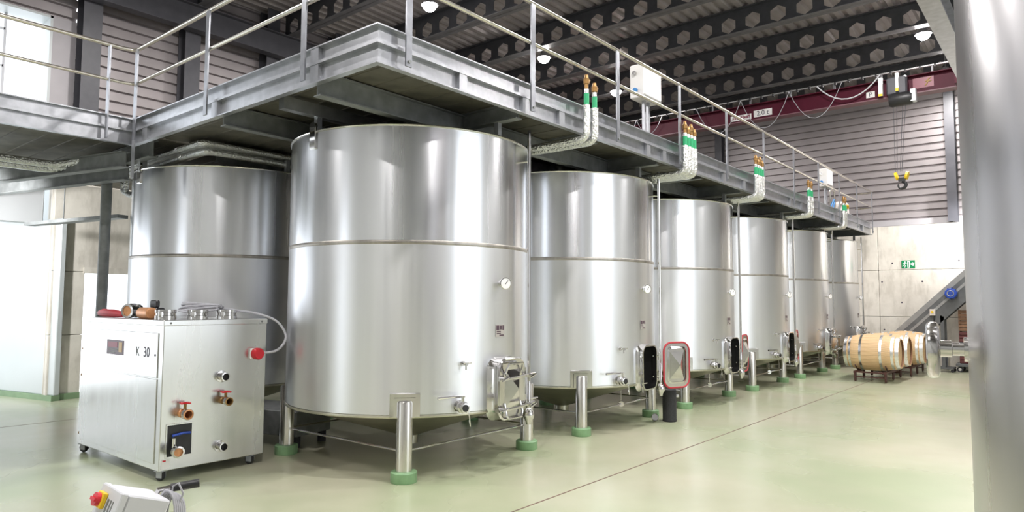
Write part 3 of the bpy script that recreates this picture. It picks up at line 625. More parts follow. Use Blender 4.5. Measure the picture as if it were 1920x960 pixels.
HA = math.radians(2.2); HW, HH, HZ, HP = 0.43, 0.60, 0.82, 0.13
def hatch(t, mode):
    """manhole: rounded frame proud of the shell; mode = closed / open"""
    T = RZ(HA) @ TR(R - 0.05, 0, HZ) @ Matrix(((0, 0, 1, 0), (1, 0, 0, 0), (0, 1, 0, 0), (0, 0, 0, 1)))   # local x->Y(tangent), y->Z, z->outward
    P = rrect(HW, HH, 0.11, 6); Q = rrect(HW - 0.034, HH - 0.034, 0.095, 6); n = len(P)
    mb = MB(); o2 = rrect(HW + 0.05, HH + 0.05, 0.13, 6)
    rings = [(o2, 0.02), (P, 0.07), (P, HP), (Q, HP), (Q, -0.02)]
    vs = [(*p, z) for pr, z in rings for p in pr]
    fs = [(k * n + i, k * n + (i + 1) % n, (k + 1) * n + (i + 1) % n, (k + 1) * n + i) for k in range(4) for i in range(n)]
    mb.add(vs, fs, 0, T); fr_ = mb.build('hatch_frame', 'steel', t, True)
    if mode != 'closed':
        MB().add([(*p, 0.055) for p in Q], [tuple(range(n))], 0, T).build('hatch_shade_sheet', 'inner_shade', fr_)  # flat black sheet painted as the shade inside the tank
        MB().tube([(-HW / 2 - 0.03, 0.16, HP - 0.02), (-HW / 2 - 0.05, 0.09, HP + 0.01), (-HW / 2 - 0.05, 0.0, HP + 0.02)], 0.012, 8, 0, T).build('clamp_arm', 'steel', fr_, True)
        MB().tube([(-HW / 2 - 0.03, -0.20, HP - 0.02), (-HW / 2 - 0.06, -0.24, HP + 0.01), (-HW / 2 - 0.05, -0.31, HP + 0.02)], 0.012, 8, 0, T).build('clamp_arm', 'steel', fr_, True)
    # door
    if mode == 'closed': D = T @ TR(0, 0, HP + 0.012)
    else:
        h = T @ TR(HW / 2 + 0.10, 0, HP)
        D = h @ RY(mode) @ TR(-HW / 2 - 0.09, 0, 0.012)
    Dp = rrect(HW + 0.02, HH + 0.02, 0.12, 6); Di = rrect(HW - 0.06, HH - 0.06, 0.09, 6)
    mb = MB(); rings = [(Dp, 0.0), (Dp, 0.022), (rrect(HW - 0.01, HH - 0.01, 0.11, 6), 0.034), (Di, 0.03)]
    vs = [(*p, z) for pr, z in rings for p in pr]; fs = [(k * n + i, k * n + (i + 1) % n, (k + 1) * n + (i + 1) % n, (k + 1) * n + i) for k in range(3) for i in range(n)]
    fs += [tuple(range(n - 1, -1, -1)), tuple(range(3 * n, 4 * n))]
    mb.add(vs, fs, 0, D)
    a, b, hgt = 0.125, 0.19, 0.085
    mb.add([(-a, -b, 0.03), (a, -b, 0.03), (a, b, 0.03), (-a, b, 0.03), (0, 0, 0.03 + hgt)], [(0, 1, 4), (1, 2, 4), (2, 3, 4), (3, 0, 4)], 0, D)
    if mode != 'closed':   # pressed pyramid also shows on the inner face
        mb.add([(-a, -b, -0.001), (a, -b, -0.001), (a, b, -0.001), (-a, b, -0.001), (0, 0, -0.075)], [(0, 1, 4), (1, 2, 4), (2, 3, 4), (3, 0, 4)], 0, D)
        rr = rrect(HW - 0.08, HH - 0.08, 0.08, 6); rr2 = rrect(HW - 0.13, HH - 0.13, 0.06, 6)
        mb.add([(*p, -0.002) for p in rr] + [(*p, -0.016) for p in rr2], [(i, (i + 1) % n, n + (i + 1) % n, n + i) for i in range(n)] , 0, D)
    dr = mb.build('hatch_door', 'steel', t, True, sharp=14)
    if mode != 'closed':
        MB().tube([(*p, 0.004) for p in rrect(HW + 0.03, HH + 0.03, 0.125, 6)], 0.014, 8, 0, D, closed=True).build('door_gasket', 'gasket', dr, True)
    else:
        # U handle and two clamp bars with wing screws
        MB().tube([(-0.13, 0.13, 0.03), (-0.13, 0.20, 0.06), (-0.11, 0.25, 0.075), (0.11, 0.25, 0.075), (0.13, 0.20, 0.06), (0.13, 0.13, 0.03)], 0.014, 8, 0, D).build('door_handle', 'steel', dr, True)
        MB().tube([(-0.13, -0.14, 0.03), (-0.13, -0.26, 0.06), (-0.11, -0.29, 0.065), (0.11, -0.29, 0.065), (0.13, -0.24, 0.06), (0.13, -0.14, 0.03)], 0.013, 8, 0, D).build('door_handle', 'steel', dr, True)
        for zz in (0.115, -0.185):
            MB().tube([(-HW / 2 - 0.07, zz - 0.01, 0.085), (0, zz, 0.10), (HW / 2 + 0.09, zz + 0.02, 0.085)], 0.014, 10, 0, D).build('clamp_bar', 'steel', dr, True)
            for s in (-1, 1):
                MB().cyl(0.022, 0.05, 0.12, 12, 0, D @ TR(s * HW / 2 * 1.08, zz, 0)).tube([(s * HW / 2 * 1.08 - 0.05, zz - 0.015, 0.125), (s * HW / 2 * 1.08 + 0.05, zz + 0.015, 0.125)], 0.009, 8, 0, D).build('wing_screw', 'steel', dr, True)
    for zz in (0.14, -0.14):
        hg = MB(); hg.cyl(0.016, -0.05, 0.05, 10, 0, T @ TR(HW / 2 + 0.06, zz, HP) @ RX(PI / 2)); hg.tube([(HW / 2 - 0.02, zz, HP - 0.06), (HW / 2 + 0.06, zz, HP)], 0.012, 8, 0, T)
        hg.build('hatch_hinge', 'steel', fr_, True)

labels = ['nearest front-row stainless tank with closed hatch, its front leg closest to the viewer', 'second front-row stainless tank with swung-open hatch door edged in red gasket', 'third front-row stainless tank with black open hatch',
          'fourth front-row stainless tank with open hatch, beyond the third', 'fifth front-row stainless tank, second from the far end', 'sixth and farthest front-row stainless tank next to the concrete wall']
modes = ['closed', PI * 0.86, PI * 1.03, PI * 1.05, 'closed', 'closed']
T0 = thing('wine_tank', labels[0], 'tank', (TX, TY, 0), 0, 'front row of stainless tanks')
tank_parts(T0)
tanks = [T0]
for k in range(1, 6):
    c = copy_tree(T0); c.location = (TX, TY + 3.0 * k, 0); c['label'] = labels[k]; tanks.append(c)
for t, m_ in zip(tanks, modes): hatch(t, m_)
BX, BY = -5.24, 1.70
tb = copy_tree(T0); 
for ch in [c for c in tb.children if c.name.startswith(('hatch', 'maker', 'thermo', 'sample', 'racking', 'gauge', 'level'))]:
    for g in list(ch.children):
        bpy.data.objects.remove(g)
    bpy.data.objects.remove(ch)
tb.location = (BX, BY, 0); tag(tb, 'rear stainless tank behind the wheeled cabinet, under the foil pipes', 'tank', 'back row of stainless tanks')
# foreground tank at right
RT = thing('foreground_tank', 'close-up stainless tank filling the right edge of the view', 'tank', (5.305, -0.881, 0))
MB().lathe([(R - 0.03, 0.60), (R, 0.62), (R, 5.6)], 96).build('shell', 'shell_near_dimmed', RT, True)
MB().lathe([(R, 5.6), (0.3, 5.75), (0.001, 5.76)], 64).build('roof_cone', 'steel_under', RT, True)
MB().lathe([(R - 0.02, 0.60), (0.10, 0.25), (0.001, 0.24)], 64).build('bottom_cone', 'steel_under', RT, True)
MB().lathe([(R - 0.001, 2.98), (R + 0.003, 2.985), (R + 0.003, 3.015), (R - 0.001, 3.02)], 96).build('seam_weld', 'weld', RT, True)
for k in range(4):
    a = PI / 4 + k * PI / 2
    MB().cyl(0.09, 0.10, 0.75, 24).build('leg', 'steel_leg', RT, True, (R * math.cos(a), R * math.sin(a), 0))
    MB().lathe([(0.001, 0), (0.15, 0), (0.15, 0.09), (0.14, 0.10), (0.001, 0.10)], 28).build('plinth', 'plinth', fl, True, (5.305 + R * math.cos(a), -0.881 + R * math.sin(a), 0))
da = math.atan2(-1.067 + 0.881, 3.890 - 5.305)
T = RZ(da) @ TR(R - 0.003, 0, 1.552) @ RY(PI / 2)
th = MB().cyl(0.035, 0, 0.012, 24, 0, T).lathe([(0.019, 0.01), (0.019, 0.04), (0.024, 0.042), (0.024, 0.07), (0.013, 0.072), (0.013, 0.09)], 20, 0, T).build('thermometer', 'steel', RT, True)
T2 = RZ(da) @ TR(R + 0.068, 0, 1.548) @ RY(PI / 2)
MB().lathe([(0.001, 0.0), (0.070, 0.0), (0.080, 0.006), (0.083, 0.02), (0.080, 0.03), (0.072, 0.034)], 36, 0, T2).build('dial_case', 'steel', th, True)
MB().cyl(0.072, 0.030, 0.032, 32, 0, T2).build('dial_face', 'dial', th)
# concrete plinths under the legs belong to the floor
plm = MB().lathe([(0.001, 0), (0.122, 0), (0.125, 0.005), (0.125, 0.092), (0.118, 0.10), (0.001, 0.101)], 28).build('plinth', 'plinth', fl, True, (9, 9, 0))
first = True
for (cx, cy) in [(TX, TY + 3 * k) for k in range(6)] + [(BX, BY)]:
    for a in (-44, 46, 136, 226):
        p = (cx + R * math.cos(math.radians(a)), cy + R * math.sin(math.radians(a)), 0)
        if first: plm.location = p; first = False
        else: inst('plinth', plm.data, fl, p)

# ------------------------------------------------------------------ foil-wrapped pipes
def bend(pts, r=0.12, n=5):
    P = [Vector(p) for p in pts]; out = [P[0]]
    for i in range(1, len(P) - 1):
        a = (P[i - 1] - P[i]); b = (P[i + 1] - P[i]); ra = min(r, a.length * 0.49, b.length * 0.49); a.normalize(); b.normalize()
        for k in range(n + 1):
            t = k / n; out.append((P[i] + a * ra) * (1 - t) ** 2 + P[i] * 2 * t * (1 - t) + (P[i] + b * ra) * t ** 2)
    return out + [P[-1]]
groups = [(2.87, 2, 0.165, 'of the pair over the first gap'), (5.36, 4, 0.10, 'of four over the second gap'), (8.10, 4, 0.10, 'of four over the third gap'), (11.08, 3, 0.10, 'of three over the fourth gap'), (13.80, 3, 0.085, 'of three over the last gap')]
nm = ['first', 'second', 'third', 'fourth']
for (y0, n, dy, lab) in groups:
    for i in range(n):
        y = y0 + dy * i; top = 3.88 + 0.0 * i
        tp = thing('insulated_riser', '%s foil riser pipe with green band, %s' % (nm[i], lab), 'pipe', (0, 0, 0), 0, 'foil risers along the platform edge')
        MB().tube(bend([(-0.85, y, 3.50), (0.10, y, 3.50), (0.10, y, top)], 0.10), 0.042, 10).build('foil_sleeve', 'foil', tp, True)
        MB().cyl(0.030, top, top + 0.13, 12).build('green_band', 'green_band', tp, True, (0.10, y, 0))
        MB().cyl(0.027, top + 0.13, top + 0.18, 12).build('collar', 'foil', tp, True, (0.10, y, 0))
        vz = top + 0.18 + (0.05 if i % 2 == 0 else 0)
        vb = MB().lathe([(0.022, top + 0.17), (0.022, vz), (0.034, vz + 0.01), (0.036, vz + 0.06), (0.024, vz + 0.075), (0.020, vz + 0.11), (0.001, vz + 0.112)], 14).tube([(0, 0, vz + 0.05), (0.0, 0.055, vz + 0.055)], 0.018, 8).build('brass_valve', 'brass', tp, True, (0.10, y, 0))
# bundle above the rear tank
for k, (x, yy, z) in enumerate(((-4.12, 0.66, 3.655), (-3.98, 0.56, 3.635), (-4.12, 0.70, 3.555), (-3.97, 0.60, 3.535))):
    pts = [(x, 1.88, z), (x, yy, z), (-6.9, yy, z - 0.03)]
    o = MB().tube(bend(pts, 0.10), 0.052 if k == 0 else 0.036, 10).build('insulated_pipe', 'foil', None, True)
    tag(o, 'foil-wrapped pipe bending over the rear tank, ' + ['topmost and thickest of the bundle', 'upper inner one of the bundle', 'lower outer one of the bundle', 'lowest of the bundle'][k], 'pipe', 'foil pipes over the rear tank')
for k in range(2):
    pts = [(-6.1 - 0.17 * k, -5.0, 3.47 - 0.04 * k), (-6.1 - 0.17 * k, -0.35, 3.47 - 0.04 * k), (-5.75, -0.05 + 0.15 * k, 3.55), (-5.6, 0.25, 3.55)]
    o = MB().tube(bend(pts, 0.14), 0.05, 10).build('insulated_pipe', 'foil', None, True)
    tag(o, 'foil-wrapped pipe under the left walkway, ' + ['upper one', 'lower one'][k], 'pipe', 'foil pipes under the walkway')
# U-bend pipes beside the support post
for k in range(2):
    x = -6.05 + 0.12 * k
    o = MB().tube(bend([(x, 0.45, 3.45), (x, 0.45, 3.20 - 0.04 * k), (x + 0.35, 0.55, 3.14 - 0.05 * k), (x + 0.45, 0.55, 3.35)], 0.09), 0.035, 10).build('insulated_pipe', 'foil', None, True)
    tag(o, 'short foil U-bend beside the support post, ' + ['left', 'right'][k] + ' one', 'pipe')
# cable tray hung under the walkway
tr = thing('cable_tray', 'thin steel tray hung on rods under the left walkway before the white wall', 'cable tray', (-7.6, 0.22, 2.86), 0.22)
MB().box(-0.9, 1.42, -0.08, 0.08, 0, 0.05).build('tray', 'galv_dark', tr)
for x in (-0.55, 0.0, 1.1): MB().cyl(0.008, 0.04, 0.62, 6).build('rod', 'galv_dark', tr, loc=(x, 0, 0))

# control boxes on the platform
def control_box(loc, label, w_=0.42, h_=0.42):
    t = thing('control_box', label, 'control box', loc)
    MB().bbox(-0.11, 0.11, -w_ / 2, w_ / 2, 0.40, 0.40 + h_, 0.012).build('enclosure', 'boxwhite', t)
    for s in (-1, 1): MB().box(-0.02, 0.02, s * 0.06 - 0.02, s * 0.06 + 0.02, -0.15, 0.42).build('stand_leg', 'galv', t)
    MB().cyl(0.03, 0, 0.03, 16, 0, TR(-0.03, -w_ / 2, 0.40 + h_ - 0.12) @ RX(PI / 2)).build('lock_knob', 'steel', t, True)
    MB().cyl(0.034, 0, 0.03, 16, 0, TR(-0.02, -w_ / 2, 0.50) @ RX(PI / 2)).build('selector_knob', 'lightblue', t, True)
    return t
control_box((-0.27, 4.93, 4.07), 'pale control box on a post at the railing over the second tank', 0.50, 0.46)
control_box((-0.27, 13.75, 4.06), 'pale control box on a post at the far end of the railing', 0.46, 0.42)
# things at the far end of the platform
b = MB(); 
for k, (dx, w_, h_) in enumerate(((0, 0.34, 0.55), (0, 0.30, 0.62))):
    pr = [(0.001, 0.0), (w_ * 0.5, 0.0), (w_ * 0.56, 0.12), (w_ * 0.52, 0.35), (w_ * 0.50, h_ - 0.08), (w_ * 0.22, h_), (0.001, h_ - 0.02)]
    o = MB().lathe(pr, 14).build('pale_sack', 'bag', None, True, (-0.42 - 0.05 * k, 15.55 + 0.55 * k, 3.79)); tag(o, ['pale sack standing at the far end of the platform, nearer one', 'pale sack with yellow trim standing at the far end of the platform'][k], 'sack')
    if k: MB().lathe([(w_ * 0.53, h_ - 0.2), (w_ * 0.53, h_ - 0.1)], 14).build('yellow_trim', 'yellow', o, True)
o = MB().tube(bend([(-0.35, 14.45, 3.79), (-0.35, 14.45, 4.52), (-0.35, 14.85, 4.52), (-0.35, 14.85, 3.79)], 0.06), 0.02, 8).build('hoop_stand', 'rail', None, True); tag(o, 'small tubular hoop stand near the far end of the platform', 'stand')
o = MB().tube([(-0.3, 14.35, 3.80), (-0.28, 14.37, 4.0), (-0.26, 14.47, 4.2), (-0.26, 14.42, 4.25), (-0.29, 14.3, 4.1), (-0.3, 14.25, 3.8)], 0.018, 8).build('blue_hose', 'lightblue', None, True); tag(o, 'short blue hose looped on the far end of the platform', 'hose')

# ------------------------------------------------------------------ wheeled cabinet
mc = thing('chiller_cabinet', 'stainless wheeled chiller cabinet marked K 30 with a red plug', 'machine', (-2.425, -0.5, 0))
CL, CW, CB, CT = 2.05, 1.06, 0.10, 1.50       # length to -X, width to +Y, bottom, top
bd = MB().bbox(-CL, 0, 0, CW, CB, CT, 0.006)
body = bd.build('body', 'steel_box', mc)
MB().bbox(-CL - 0.004, 0.006, -0.006, CW + 0.006, CT - 0.05, CT + 0.004, 0.004).build('lid', 'steel_box', mc)
f1 = MB().bbox(-CL + 0.07, -0.10, -0.008, 0.004, 0.955, 1.38, 0.003).build('front_panel', 'steel_box', mc)
f2 = MB().bbox(-CL + 0.07, -0.10, -0.008, 0.004, 0.16, 0.945, 0.003).build('front_panel', 'steel_box', mc)
for z in (1.15, 0.86, 0.22): MB().cyl(0.012, 0, 0.006, 8, 0, TR(-CL + 0.045, -0.001, z) @ RX(PI / 2)).build('screw', 'brass', mc)
for y in (0.06, 1.0): MB().cyl(0.010, 0, 0.004, 8, 0, TR(0.006, y, CT - 0.025) @ RY(PI / 2)).build('screw', 'galv_dark', mc)
bpz = MB().bbox(-1.30, -0.88, -0.012, -0.006, 1.13, 1.28, 0.002).build('brand_plate', 'plate_dark', mc)
MB().box(-1.27, -1.03, -0.0135, -0.012, 1.205, 1.26).build('plate_block', 'plate_maroon', bpz)
MB().box(-0.99, -0.91, -0.0135, -0.012, 1.16, 1.26).build('plate_emblem', 'plate_gold', bpz)
MB().box(-1.27, -1.01, -0.0135, -0.012, 1.175, 1.188).box(-1.27, -1.08, -0.0135, -0.012, 1.15, 1.158).build('plate_line', 'galv_dark', bpz)
text('K', 0.13, 'galv_dark', mc, (-0.54, -0.0095, 1.185), (PI / 2, 0, 0))
text('30', 0.14, 'print_dark', mc, (-0.34, -0.0095, 1.185), (PI / 2, 0, 0))
MB().cyl(0.012, 0, 0.003, 10, 0, TR(-0.15, -0.0085, 1.17) @ RX(PI / 2)).build('stud', 'print_dark', mc)
# red plug, ports, valves on the right face (x = 0)
T = TR(0.0, 0.93, 1.145) @ RY(PI / 2)
so_ = MB().bbox(0.0, 0.03, 0.87, 0.97, 1.09, 1.20, 0.008).build('socket', 'boxwhite', mc)
MB().lathe([(0.001, 0.10), (0.05, 0.10), (0.06, 0.085), (0.06, 0.03), (0.05, 0.02)], 24, 0, T).build('plug', 'red', so_, True)
def port(y, z, name='hose_port'):
    T = TR(0, y, z) @ RY(PI / 2)
    o = MB().lathe([(0.058, 0.0), (0.058, 0.01), (0.036, 0.012), (0.036, 0.06), (0.044, 0.062), (0.044, 0.085), (0.034, 0.086), (0.034, 0.02)], 24, 0, T).build(name, 'steel', mc, True)
    MB().cyl(0.034, 0.03, 0.032, 20, 0, T).build('bore', 'black', o); return o
port(0.58, 0.935); port(0.585, 0.25)
def tap(y, z, s=1.0, stub='steel'):
    T = TR(0, y, z) @ RY(PI / 2)
    o = MB().lathe([(0.04 * s, 0.0), (0.04 * s, 0.03), (0.03 * s, 0.04), (0.036 * s, 0.06), (0.036 * s, 0.10), (0.046 * s, 0.105), (0.046 * s, 0.15), (0.034 * s, 0.152), (0.034 * s, 0.10)], 20, 0, T).build('water_valve', 'brass' if stub == 'brass' else 'copper', mc, True)
    MB().cyl(0.014, 0, 0.06 * s, 10, 0, TR(0.075, y, z + 0.03)).build('stem', 'brass', o, True)
    hz_ = z + 0.09 * s; h = MB()
    for a in range(4): h.box(-0.008, 0.055, -0.010, 0.010, 0, 0.014, 0, TR(0.075, y, hz_) @ RZ(a * PI / 2 + 0.5))
    h.cyl(0.02, 0, 0.018, 12, 0, TR(0.075, y, hz_)); h.build('valve_wheel', 'red', o); 
    MB().lathe([(0.047 * s, 0.108), (0.05 * s, 0.11), (0.05 * s, 0.145), (0.047 * s, 0.147)], 20, 0, T).build('coupling_ring', 'steel', o, True)
tap(0.19, 0.62, 1.05); tap(0.59, 0.70, 0.9, 'brass')
MB().bbox(0.0, 0.006, 0.052, 0.308, 0.212, 0.528, 0.002).build('recess_frame', 'steel_box', mc)
MB().box(0.0055, 0.007, 0.065, 0.295, 0.225, 0.515).build('recess', 'black', mc)
MB().tube([(0.03, 0.10, 0.42), (0.035, 0.20, 0.435), (0.03, 0.27, 0.43)], 0.012, 8).build('valve_lever', 'blue', mc, True)
T = TR(0.0, 0.13, 0.285) @ RY(PI / 2) @ RX(0.15)
o = MB().lathe([(0.03, 0.0), (0.03, 0.05), (0.042, 0.055), (0.042, 0.10), (0.055, 0.105), (0.055, 0.16), (0.040, 0.162), (0.040, 0.11)], 20, 0, T).cyl(0.02, 0, 0.10, 12, 0, TR(0.05, 0.11, 0.30)).build('drain_valve', 'steel', mc, True)
MB().cyl(0.04, 0.135, 0.137, 16, 0, T).build('bore', 'copper', o)
MB().box(0.001, 0.004, 0.02, 0.10, 0.115, 0.205).build('sticker', 'boxwhite', mc)
MB().box(0.004, 0.005, 0.03, 0.06, 0.185, 0.20).build('sticker_mark', 'red', mc)
# casters
def caster(parent, x, y, s=1.0, ang=0.4):
    o = MB().box(-0.05 * s, 0.05 * s, -0.05 * s, 0.05 * s, CB - 0.008, CB).box(-0.045 * s, 0.02, -0.028, -0.022, 0.03, CB).box(-0.045 * s, 0.02, 0.022, 0.028, 0.03, CB).build('caster', 'galv', parent, loc=(x, y, 0), rot=(0, 0, ang))
    MB().lathe([(0.001, -0.02), (0.03, -0.02), (0.045, -0.017), (0.05, -0.008), (0.05, 0.008), (0.045, 0.017), (0.03, 0.02), (0.001, 0.02)], 20, 0, TR(-0.02, 0, 0.05) @ RX(PI / 2)).build('wheel', 'rubber', o, True)
for x, y in ((-0.06, 0.06), (-CL + 0.08, 0.06), (-0.06, CW - 0.10), (-CL + 0.08, CW - 0.10)): caster(mc, x, y)
# power cable from plug over the lid
cb = MB().tube(bend([(-2.425 + 0.06, 0.47, 1.15), (-2.30, 0.62, 1.16), (-2.27, 0.72, 1.30), (-2.36, 0.66, 1.48), (-2.50, 0.50, 1.56), (-2.75, 0.30, 1.60), (-3.0, 0.10, 1.64)], 0.10, 6), 0.013, 8)
for k in range(5):
    cb.tube([(-3.05 + 0.40 * math.cos(a * PI / 10) , 0.12 + 0.10 * math.sin(a * PI / 10) + 0.012 * k, 1.60 + 0.012 * k + 0.025 * math.sin(a * PI / 10 + k)) for a in range(20)], 0.011, 6, closed=True)
o = cb.build('power_cable', 'cable', None, True); tag(o, 'grey power cable coiled on the cabinet and looping down to the red plug', 'cable')
# items lying on the lid
TOPZ = CT + 0.004
o = MB().tube([(-4.36, -0.36, TOPZ + 0.045), (-4.2, -0.38, TOPZ + 0.05), (-3.95, -0.38, TOPZ + 0.045), (-3.72, -0.36, TOPZ + 0.035)], [0.035, 0.045, 0.045, 0.03], 10).build('red_hose', 'gasket', None, True); tag(o, 'flattened red hose end lying on the cabinet lid', 'hose')
MB().tube([(-4.43, -0.35, TOPZ + 0.035), (-4.35, -0.36, TOPZ + 0.042)], 0.032, 10).build('hose_end', 'black', o, True)
def coupling(loc, rz, label, r=0.075, L=0.16, mat='steel', cap='copper'):
    t = thing('hose_coupling', label, 'coupling', loc, rz)
    T = TR(0, -L / 2, r) @ RX(-PI / 2)
    MB().lathe([(r * 0.7, 0.01), (r * 0.72, 0), (r, 0.004), (r, 0.05), (r * 0.82, 0.055), (r * 0.82, L - 0.04), (r * 0.96, L - 0.035), (r * 0.96, L)], 22, 0, T).build('coupling_body', mat, t, True)
    MB().cyl(r * 0.7, 0.012, 0.016, 18, 0, T).build('bore', cap, t)
    MB().bbox(-0.02, 0.02, -0.03, 0.03, r * 1.7, r * 2.05, 0.006).build('cam_lever', 'steel', t)
coupling((-3.55, -0.34, TOPZ), 0.45, 'polished hose coupling with round copper bore on the cabinet lid', 0.075)
o = MB().lathe([(0.001, 0), (0.055, 0), (0.058, 0.01), (0.058, 0.24), (0.05, 0.25), (0.001, 0.25)], 24, 0, RY(PI / 2)).build('copper_cap', 'copper', None, True, (-3.28, -0.36, TOPZ + 0.058)); tag(o, 'copper-coloured pipe stub lying on the cabinet lid', 'pipe stub')
o = MB().bbox(-0.09, 0.09, -0.05, 0.05, 0, 0.05, 0.012).bbox(-0.08, 0.08, -0.04, 0.0, 0.05, 0.13, 0.012).build('black_clamp', 'black', None, False, (-3.30, -0.20, TOPZ + 0.06)); tag(o, 'small black handled clamp on the cabinet lid', 'clamp')
MB().box(-0.05, 0.05, -0.052, -0.048, 0.02, 0.04).build('clamp_label', 'boxwhite', o)
MB().box(-0.06, 0.06, -0.03, 0.03, -0.06, 0.005).build('clamp_foot', 'steel', o)
for k, (x, y, r, lb_) in enumerate(((-2.86, -0.30, 0.10, 'first steel pipe clamp ring on the cabinet lid, left'), (-2.70, -0.05, 0.10, 'second steel pipe clamp ring on the cabinet lid, middle'), (-2.60, 0.20, 0.10, 'third steel pipe clamp ring on the cabinet lid, right'))):
    o = MB().lathe([(r * 0.8, 0), (r, 0.0), (r, 0.035), (r * 0.92, 0.04), (r * 0.92, 0.06), (r, 0.065), (r, 0.095), (r * 0.8, 0.095), (r * 0.8, 0)], 28).bbox(r - 0.01, r + 0.03, -0.02, 0.02, 0.02, 0.08, 0.005).build('pipe_clamp', 'steel', None, True, (x, y, TOPZ), (0, 0, -0.8)); tag(o, lb_, 'clamp', 'clamp rings on the cabinet')

# low steel box behind the cabinet
o = thing('steel_trough', 'low dull steel trough on feet behind the cabinet and left tank leg', 'trough', (-3.36, 1.32, 0), 0.25)
MB().bbox(-0.75, 0.55, -0.3, 0.3, 0.13, 0.42, 0.01).build('basin', 'galv_dark', o)
for x in (-0.65, 0.48):
    for y in (-0.22, 0.22): MB().cyl(0.05, 0.0, 0.13, 12).build('foot', 'rubber', o, True, (x, y, 0))

# ------------------------------------------------------------------ foreground pump trolley
pt = thing('pump_trolley', 'pump trolley at the bottom edge with grey switch box, yellow and red rotary switch', 'trolley', (0.56, -1.86, 0), 0.0)
O = Vector((0.56, -1.86, 0))
PA, PB, PC = Vector((0.382, -1.988, 0.760)) - O, Vector((0.640, -1.999, 0.752)) - O, Vector((0.690, -1.800, 0.690)) - O
ex, ey = PB - PA, PC - PB                      # ex along the switch face, ey along the front
ez = ex.cross(ey).normalized(); 
ez = -ez if ez.z > 0 else ez
ez = (ez + Vector((-0.10, 0.0, 0.0))).normalized()
Tb = Matrix(((ex.normalized().x, ey.normalized().x, ez.x, PA.x), (ex.normalized().y, ey.normalized().y, ez.y, PA.y), (ex.normalized().z, ey.normalized().z, ez.z, PA.z), (0, 0, 0, 1)))
LX, LY = ex.length, ey.length
MB().bbox(0, LX, 0.022, LY, 0, 0.28, 0.008, 0, Tb).build('switch_box', 'greybox', pt)
MB().bbox(-0.004, LX + 0.004, -0.012, 0.020, -0.004, 0.284, 0.006, 0, Tb).build('box_lid', 'greybox', pt)
sw = MB().bbox(0.040, 0.118, -0.034, -0.012, 0.030, 0.105, 0.004, 0, Tb).build('switch_plate', 'yellow', pt)
MB().cyl(0.033, 0.0, 0.018, 22, 0, Tb @ TR(0.076, -0.034, 0.068) @ RX(PI / 2)).box(0.046, 0.106, -0.062, -0.050, 0.060, 0.076, 0, Tb).build('switch_knob', 'red', sw, False)
MB().box(0.13, 0.15, -0.0135, -0.012, 0.05, 0.20, 0, Tb).box(0.165, 0.18, -0.0135, -0.012, 0.05, 0.19, 0, Tb).box(0.195, 0.205, -0.0135, -0.012, 0.05, 0.19, 0, Tb).build('side_print', 'galv_dark', pt)
gA, gB = Vector((0.548, -1.740, 0.716)) - O, Vector((0.606, -1.618, 0.727)) - O
MB().tube([gA + (gA - gB) * 0.9 + Vector((0, 0, -0.30)), gA + (gA - gB) * 0.75 + Vector((0, 0, -0.10)), gA + (gA - gB) * 0.4, gA + (gB - gA) * 0.1], 0.015, 10).build('handle_bar', 'steel', pt, True)
MB().tube([gA, gB], [0.021, 0.022], 14).build('handle_grip', 'black', pt, True)
cc = MB(); c0 = Vector((0.585, -1.765, 0.60)) - O
for k in range(6):
    cc.tube([c0 + Vector((_r.x * (0.045 * math.cos(a * PI / 9) + 0.006 * k), _r.y * (0.045 * math.cos(a * PI / 9) + 0.006 * k), (0.12 - 0.006 * k) * math.sin(a * PI / 9))) + Vector((-_r.y, _r.x, 0)) * (0.008 * k - 0.02) for a in range(18)], 0.007, 6, closed=True)
cc.tube([Vector(p) - O for p in ((0.60, -1.765, 0.66), (0.604, -1.755, 0.735), (0.622, -1.735, 0.752), (0.640, -1.718, 0.70), (0.625, -1.728, 0.65), (0.600, -1.742, 0.60), (0.59, -1.75, 0.5))], 0.005, 6)
cc.build('cable_coil', 'cable', pt, True)
MB().box(-0.35, 0.25, -0.2, 0.25, 0.14, 0.18).build('base_frame', 'steel_box', pt)
MB().lathe([(0.001, -0.2), (0.11, -0.2), (0.12, -0.15), (0.12, 0.15), (0.10, 0.2), (0.001, 0.2)], 24, 0, TR(-0.1, 0, 0.30) @ RY(PI / 2)).build('pump_motor', 'greybox', pt, True)
MB().box(-0.08, 0.02, -0.04, 0.04, 0.38, 0.50).build('box_bracket', 'steel', pt)
MB().tube([gA + (gA - gB) * 0.9 + Vector((0, 0, -0.30)), (-0.05, 0.2, 0.17)], 0.015, 10).build('handle_bar', 'steel', pt, True)
for x in (-0.32, 0.22):
    for y in (-0.2, 0.25): MB().cyl(0.085, -0.02, 0.02, 20, 0, TR(x, y, 0.085) @ RX(PI / 2)).build('wheel', 'rubber', pt, True)

# ------------------------------------------------------------------ floor items
o = thing('black_canister', 'black ribbed canister standing on the floor under the red-edged hatch door', 'canister', (-0.36, 5.72, 0))
pr = [(0.001, 0.0), (0.095, 0.0), (0.10, 0.01)]
for k in range(14): pr += [(0.10, 0.03 + k * 0.028), (0.097, 0.044 + k * 0.028)]
pr += [(0.10, 0.43), (0.095, 0.45), (0.001, 0.45)]
MB().lathe(pr, 24).build('body', 'rubber', o, True)
MB().cyl(0.02, 0.09, 0.13, 10, 0, TR(0, 0, 0.36) @ RZ(0.6) @ RY(PI / 2)).build('side_knob', 'boxwhite', o, True)
o = MB().lathe([(0.001, 0), (0.05, 0), (0.055, 0.01), (0.055, 0.02), (0.045, 0.05), (0.045, 0.09), (0.001, 0.09)], 18).build('pipe_fitting', 'steel', None, True, (-0.53, 5.60, 0.05), (PI / 2 - 0.2, 0, 0.5)); tag(o, 'small steel fitting lying beside the black canister', 'fitting')
